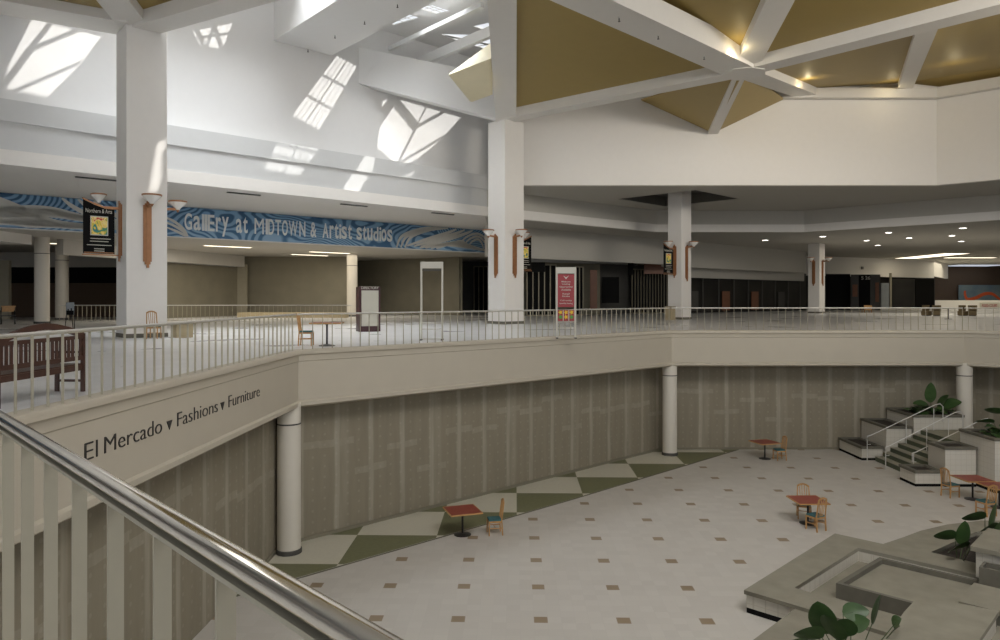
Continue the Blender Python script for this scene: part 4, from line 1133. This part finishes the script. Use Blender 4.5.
# ------------------------------------------------------------------ dry fountain
ZL = .52
def lp(u, v, z=ZL): y = (EYE-z)*F/(v-HV); return Vector(((u-500)/F*y, y, z))
ft = thing('dry_fountain', 'angular concrete topped dry fountain with a sunken empty basin', 'fountain', (8.5, 18, 0))
o0 = Vector((8.5, 18, 0))
dA = Vector((.70, .714)); dB = Vector((.714, -.70))
A_ = Vector((5.53, 16.5)); Bk = A_+dA*5.55
Ck = Bk+dB*1.25
outer = [A_, Bk, Ck, Vector((11.1, 20.1)), Vector((11.96, 20.7)), Vector((13.06, 21.27)), Vector((14.3, 21.65)), Vector((16.4, 21.6)), Vector((18.5, 20.8)), Vector((18.5, 11.0)), A_+dB*6.5, A_+dB*1.6]
bas = [Vector((6.73, 16.63)), Vector((9.5, 19.3)), Vector((12.1, 16.35)), Vector((9.3, 13.9))]
bas = [Vector(lp(794.4, 587.7).xy), Vector(lp(858.2, 547.8).xy)]
bas += [bas[1]+dB*3.6]; bas += [bas[2]-dA*(bas[1]-bas[0]).length]
soilp = [Vector(lp(931, 552).xy), Vector(lp(976, 532).xy), Vector((14.9, 19.6)), Vector((12.3, 17.7))]
def loc2(pl): return [(p.x-8.5, p.y-18) for p in pl]
top = curve_mesh('coping', loc2(outer), [loc2(bas), loc2(soilp)], ZL-.045, .09, 'concrete'); top.parent = ft
# walls under the coping
def ringwall(pl, z0, z1, th, mat, name, par, inward=True):
    n = len(pl); c = sum(pl, Vector((0, 0)))/n; a = sum(pl[i].x*pl[(i+1) % n].y-pl[(i+1) % n].x*pl[i].y for i in range(n))
    q = []
    for i in range(n):
        d1 = (pl[i]-pl[i-1]).normalized(); d2 = (pl[(i+1) % n]-pl[i]).normalized()
        n1 = Vector((-d1.y, d1.x)); n2 = Vector((-d2.y, d2.x))
        if a < 0: n1, n2 = -n1, -n2
        m_ = n1+n2; m_ = m_/max(.3, m_.dot(n1)); q.append(pl[i]+m_*th)
    mb = MB(); vs = []
    for p, r in zip(pl, q): vs += [(p.x-8.5, p.y-18, z0), (p.x-8.5, p.y-18, z1), (r.x-8.5, r.y-18, z1), (r.x-8.5, r.y-18, z0)]
    fs = []
    for i in range(n):
        for j in range(4): fs.append((i*4+j, i*4+(j+1) % 4, ((i+1) % n)*4+(j+1) % 4, ((i+1) % n)*4+j))
    mb.add(vs, fs); return mb.build(name, mat, par)
ow = [p+(Vector((8.9, 17.6))-p).normalized()*.07 for p in outer]
ringwall(ow, .12, ZL-.09, .25, 'wall_tile', 'tiled_wall', ft)
ringwall(ow, 0, .12, .24, 'black', 'plinth', ft)
ringwall(bas, .16, ZL-.09, -.2, 'wall_tile', 'basin_wall', ft)
MB().prism(loc2(bas), .10, .17).build('basin_floor', 'concrete', ft)
MB().prism(loc2(soilp), .3, .40).build('soil', 'soil', ft)
ringwall(soilp, .3, ZL-.0901, -.1, 'concrete_dark', 'soil_pocket_wall', ft)
# raised tray inside the basin
T1 = Vector(lp(836, 583).xy); T2 = Vector(lp(879.4, 557).xy)
tl = (T2-T1).length
T4 = T1+dB*3.4; T3 = T2+dB*3.4
tr = ft
ringwall([T1, T2, T3, T4], .17, ZL+.0, .11, 'concrete_dark', 'tray_wall', tr)
MB().prism(loc2([T1+(dA+dB)*.11, T2+(dB-dA)*.11, T3-(dA+dB)*.11, T4+(dA-dB)*.11]), .17, .40).build('tray_floor', 'concrete', tr)
# spillway box
sp_ = Vector(lp(979, 586).xy)
t = thing('spillway_box', 'small open concrete spillway box at the far end of the tray', 'fountain', (sp_.x, sp_.y, ZL+.0), math.atan2(dB.y, dB.x))
MB().box((.8, .03, .22), (1.6, .06, .44)).box((.03, .25, .22), (.06, .4, .44)).box((.8, .47, .22), (1.6, .06, .44)).build('walls', 'concrete_dark', t)
MB().box((.8, .25, .05), (1.55, .4, .1)).build('floor_slab', 'concrete', t)
# tall tiled block with cap
t = thing('tiled_block', 'tall tiled block with a grey concrete cap at the right edge behind the basin', 'fountain', (11.15, 17.2, ZL), math.atan2(dA.y, dA.x))
MB().box((1.0, -.9, .31), (1.7, 1.7, .62)).build('tiled_body', 'wall_tile', t)
MB().box((1.0, -.9, .68), (1.9, 1.9, .12)).build('cap', 'concrete', t, .01)
# raised rounded slab in the right foreground
zr = .92
def lz(u, v): return Vector(lp(u, v, zr).xy)
q = [lz(914, 603), lz(924, 596.5), lz(999, 611), lz(960, 641)]
q2 = q[2]; q3_ = q2-dA*3.2
slab = [lz(924, 596.5), q2, q3_, Vector((6.4, 12.2)), lz(882, 642), lz(888, 633), lz(897, 622), lz(904, 612), lz(913, 602)]
t = thing('raised_slab', 'raised concrete slab with a curved left edge in the right foreground', 'fountain', (8.5, 18, 0))
MB().prism(loc2(slab), zr-.09, zr).build('cap', 'concrete', t)
cc = sum(slab, Vector((0, 0)))/len(slab)
MB().prism(loc2([p+(cc-p).normalized()*.08 for p in slab]), .42, zr-.09).build('tiled_body', 'wall_tile', t)
a_ = lz(955, 599)+dA*.02; 
# outlying lower slab to its right
t = thing('raised_slab', 'flat concrete slab with a dark slit at the right edge beyond the raised one', 'fountain', (8.5, 18, 0))
s2 = [lz(957, 598.5)+dA*.12, lz(957, 598.5)+dA*.12+dB*3.2, lz(957, 598.5)+dA*1.5+dB*3.2, lz(957, 598.5)+dA*1.5]
MB().prism(loc2(s2), zr-.18, zr-.09).build('cap', 'concrete', t)
MB().prism(loc2([p+(sum(s2, Vector((0, 0)))/4-p).normalized()*.08 for p in s2]), .53, zr-.18).build('body', 'concrete_dark', t)
# low front planter ledge
t = thing('low_planter', 'low concrete planter ledge in front of the fountain holding big leaves', 'planter', (8.5, 18, 0))
f1 = Vector(lp(796, 608, .44).xy); f2 = Vector(lp(750, 652, .44).xy)
fp = [f1, f1-dA*3.6, f1-dA*3.6+dB*4.2, f1+dB*4.2]
so_ = [f1+dB*1.2-dA*1.0, f1+dB*1.2-dA*2.4, f1+dB*3.0-dA*2.4, f1+dB*3.0-dA*1.0]
tp = curve_mesh('coping', loc2(fp), [loc2(so_)], .395, .09, 'concrete'); tp.parent = t
ringwall([p+(sum(fp, Vector((0, 0)))/4-p).normalized()*.07 for p in fp], .0, .35, .2, 'wall_tile', 'tiled_wall', t)
MB().prism(loc2(so_), .25, .33).build('soil', 'soil', t)
ringwall(so_, .25, .35, -.08, 'concrete_dark', 'soil_pocket_wall', t)
sc_c = sum(so_, Vector((0, 0)))/4
# foreground big-leaf plant: leaf positions read off the photo
def leaves_at(lst, origin):
    out = []
    for (u0, v0, u1, v1, Y, W, dr, tw) in lst:
        a = P(u0, v0, Y); b_ = P(u1, v1, Y-.12); d = b_-a
        out.append((a.x-origin[0], a.y-origin[1], a.z-origin[2], d.x, d.y, d.z+dr*d.length, d.length, W, dr, tw))
    return out
og = (P(850, 640, 13.3).x, 13.3, .34)
plant('big paddle-leaved plant at the bottom edge of the photo, in front of the tray', og, leaves_at([
    (826, 634, 818, 603, 13.3, .42, .0, .6), (838, 640, 825, 615, 13.1, .42, .05, .2), (822, 638, 794, 633, 13.0, .40, .2, .9), (845, 636, 848, 618, 13.4, .34, .1, -.4),
    (843, 614, 869, 611, 13.7, .30, .12, .9), (851, 628, 870, 620, 13.5, .36, .12, .5), (872, 624, 880, 596, 13.6, .16, .0, .9), (893, 626, 903, 616, 13.5, .26, .3, .6), (893, 631, 900, 626, 13.3, .14, .1, .3),
    (800, 645, 790, 640, 12.8, .36, .2, .6)], og))
og = (P(958, 562, 18.6).x, 18.6, .42)
plant('broad-leaved plant in the soil pocket behind the basin', og, leaves_at([
    (955, 538, 934, 535, 18.6, .36, .2, .9), (963, 545, 965, 522, 18.9, .36, .0, .3), (968, 546, 950, 552, 18.3, .46, .15, .7), (966, 558, 972, 546, 18.2, .3, .2, .4)], og))
og = (P(985, 548, 19.2).x, 19.2, .42)
plant('broad-leaved plant at the right edge, next to the soil pocket plant', og, leaves_at([
    (985, 518, 963, 518, 19.2, .40, .1, .8), (992, 530, 996, 504, 19.4, .36, .0, .4), (995, 528, 980, 532, 19.0, .5, .15, .7), (999, 534, 1003, 520, 19.0, .4, .1, .3)], og))

# ------------------------------------------------------------------ light
sun = bpy.data.lights.new('sun', 'SUN'); sun.energy = 7.5; sun.angle = .009; sun.color = (1, .97, .92)
so = bpy.data.objects.new('sun', sun); COL.objects.link(so); so.rotation_euler = SUN.to_track_quat('Z', 'Y').to_euler()
def area(name, loc, size, energy, col=(1, 1, 1), rot=(0, 0, 0), sy=None):
    l = bpy.data.lights.new(name, 'AREA'); l.energy = energy; l.color = col; l.shape = 'RECTANGLE'; l.size = size; l.size_y = sy or size
    o = bpy.data.objects.new(name, l); COL.objects.link(o); o.location = loc; o.rotation_euler = rot; return o
area('daylight_lamp_atrium', (9, 6, 21.5), 16, 3900, (1, .97, .93), rot=(math.radians(38), 0, 0), sy=8)  # added lamp for overhead daylight, tilted to the far wall; roof above is closed
mid = (Vector(GL[0])+Vector(GL[1]))/2
dl_ = area('skylight_left_bay', (-8.9, 33.2, 22.3), 17, 1500, (.94, .97, 1), (0, 0, RZ), 4); dl_.data.spread = math.radians(105)
area('skylight_far_left_bay', (-21.5, 20.5, 22.3), 14, 420, (.94, .97, 1), (0, 0, RZ), 5)
dl_ = area('fill_drum_wall', (25, 20, 16.6), 9, 850, (1, .92, .80), (math.radians(97), 0, math.radians(25)), 2.5); dl_.data.spread = math.radians(100)  # added fill lamp under the ceiling, brightens the upper right wall; no skylight there
area('light_mural_ceiling', (-16, 54, 10.6), 20, 800, (1, .90, .74), (0, 0, RZ), 8)
area('light_far_right', (70, 106, 12.2), 16, 900, (1, .9, .7), sy=10)
area('light_right_ceiling', (40, 66, 12.3), 16, 600, (1, .9, .74), sy=10)
for p_, e in ((Vector((10.5, 32.0, 17.85)), 22), (P(808, 86, 40.5), 28), (P(893, 92, 43.6), 14), (P(955, 80, 39.5), 22)):
    l = bpy.data.lights.new('uplight', 'POINT'); l.energy = e; l.color = (1, .83, .5); l.shadow_soft_size = .06
    o = bpy.data.objects.new('uplight', l); COL.objects.link(o); o.location = p_
w = bpy.data.worlds.new('world'); sc.world = w; w.use_nodes = True
bg = w.node_tree.nodes['Background']; bg.inputs[0].default_value = (.92, .95, 1, 1); bg.inputs[1].default_value = 1.0

# ------------------------------------------------------------------ camera
cam = bpy.data.cameras.new('camera'); co_ = bpy.data.objects.new('camera', cam); COL.objects.link(co_)
co_.location = (0, 0, EYE); co_.rotation_euler = (PI/2, 0, 0)
cam.lens = 36*F/1000; cam.sensor_width = 36; cam.shift_y = -.0225; cam.clip_end = 500; cam.clip_start = .05
sc.camera = co_
sc.view_settings.view_transform = 'Standard'; sc.view_settings.look = 'None'; sc.view_settings.gamma = 1; sc.view_settings.use_curve_mapping = False
sc.view_settings.exposure = 0
sc.cycles.use_denoising = True
sc.cycles.max_bounces = 10; sc.cycles.diffuse_bounces = 6; sc.cycles.glossy_bounces = 3; sc.cycles.caustics_reflective = False; sc.cycles.caustics_refractive = False
sc.cycles.sample_clamp_indirect = 6
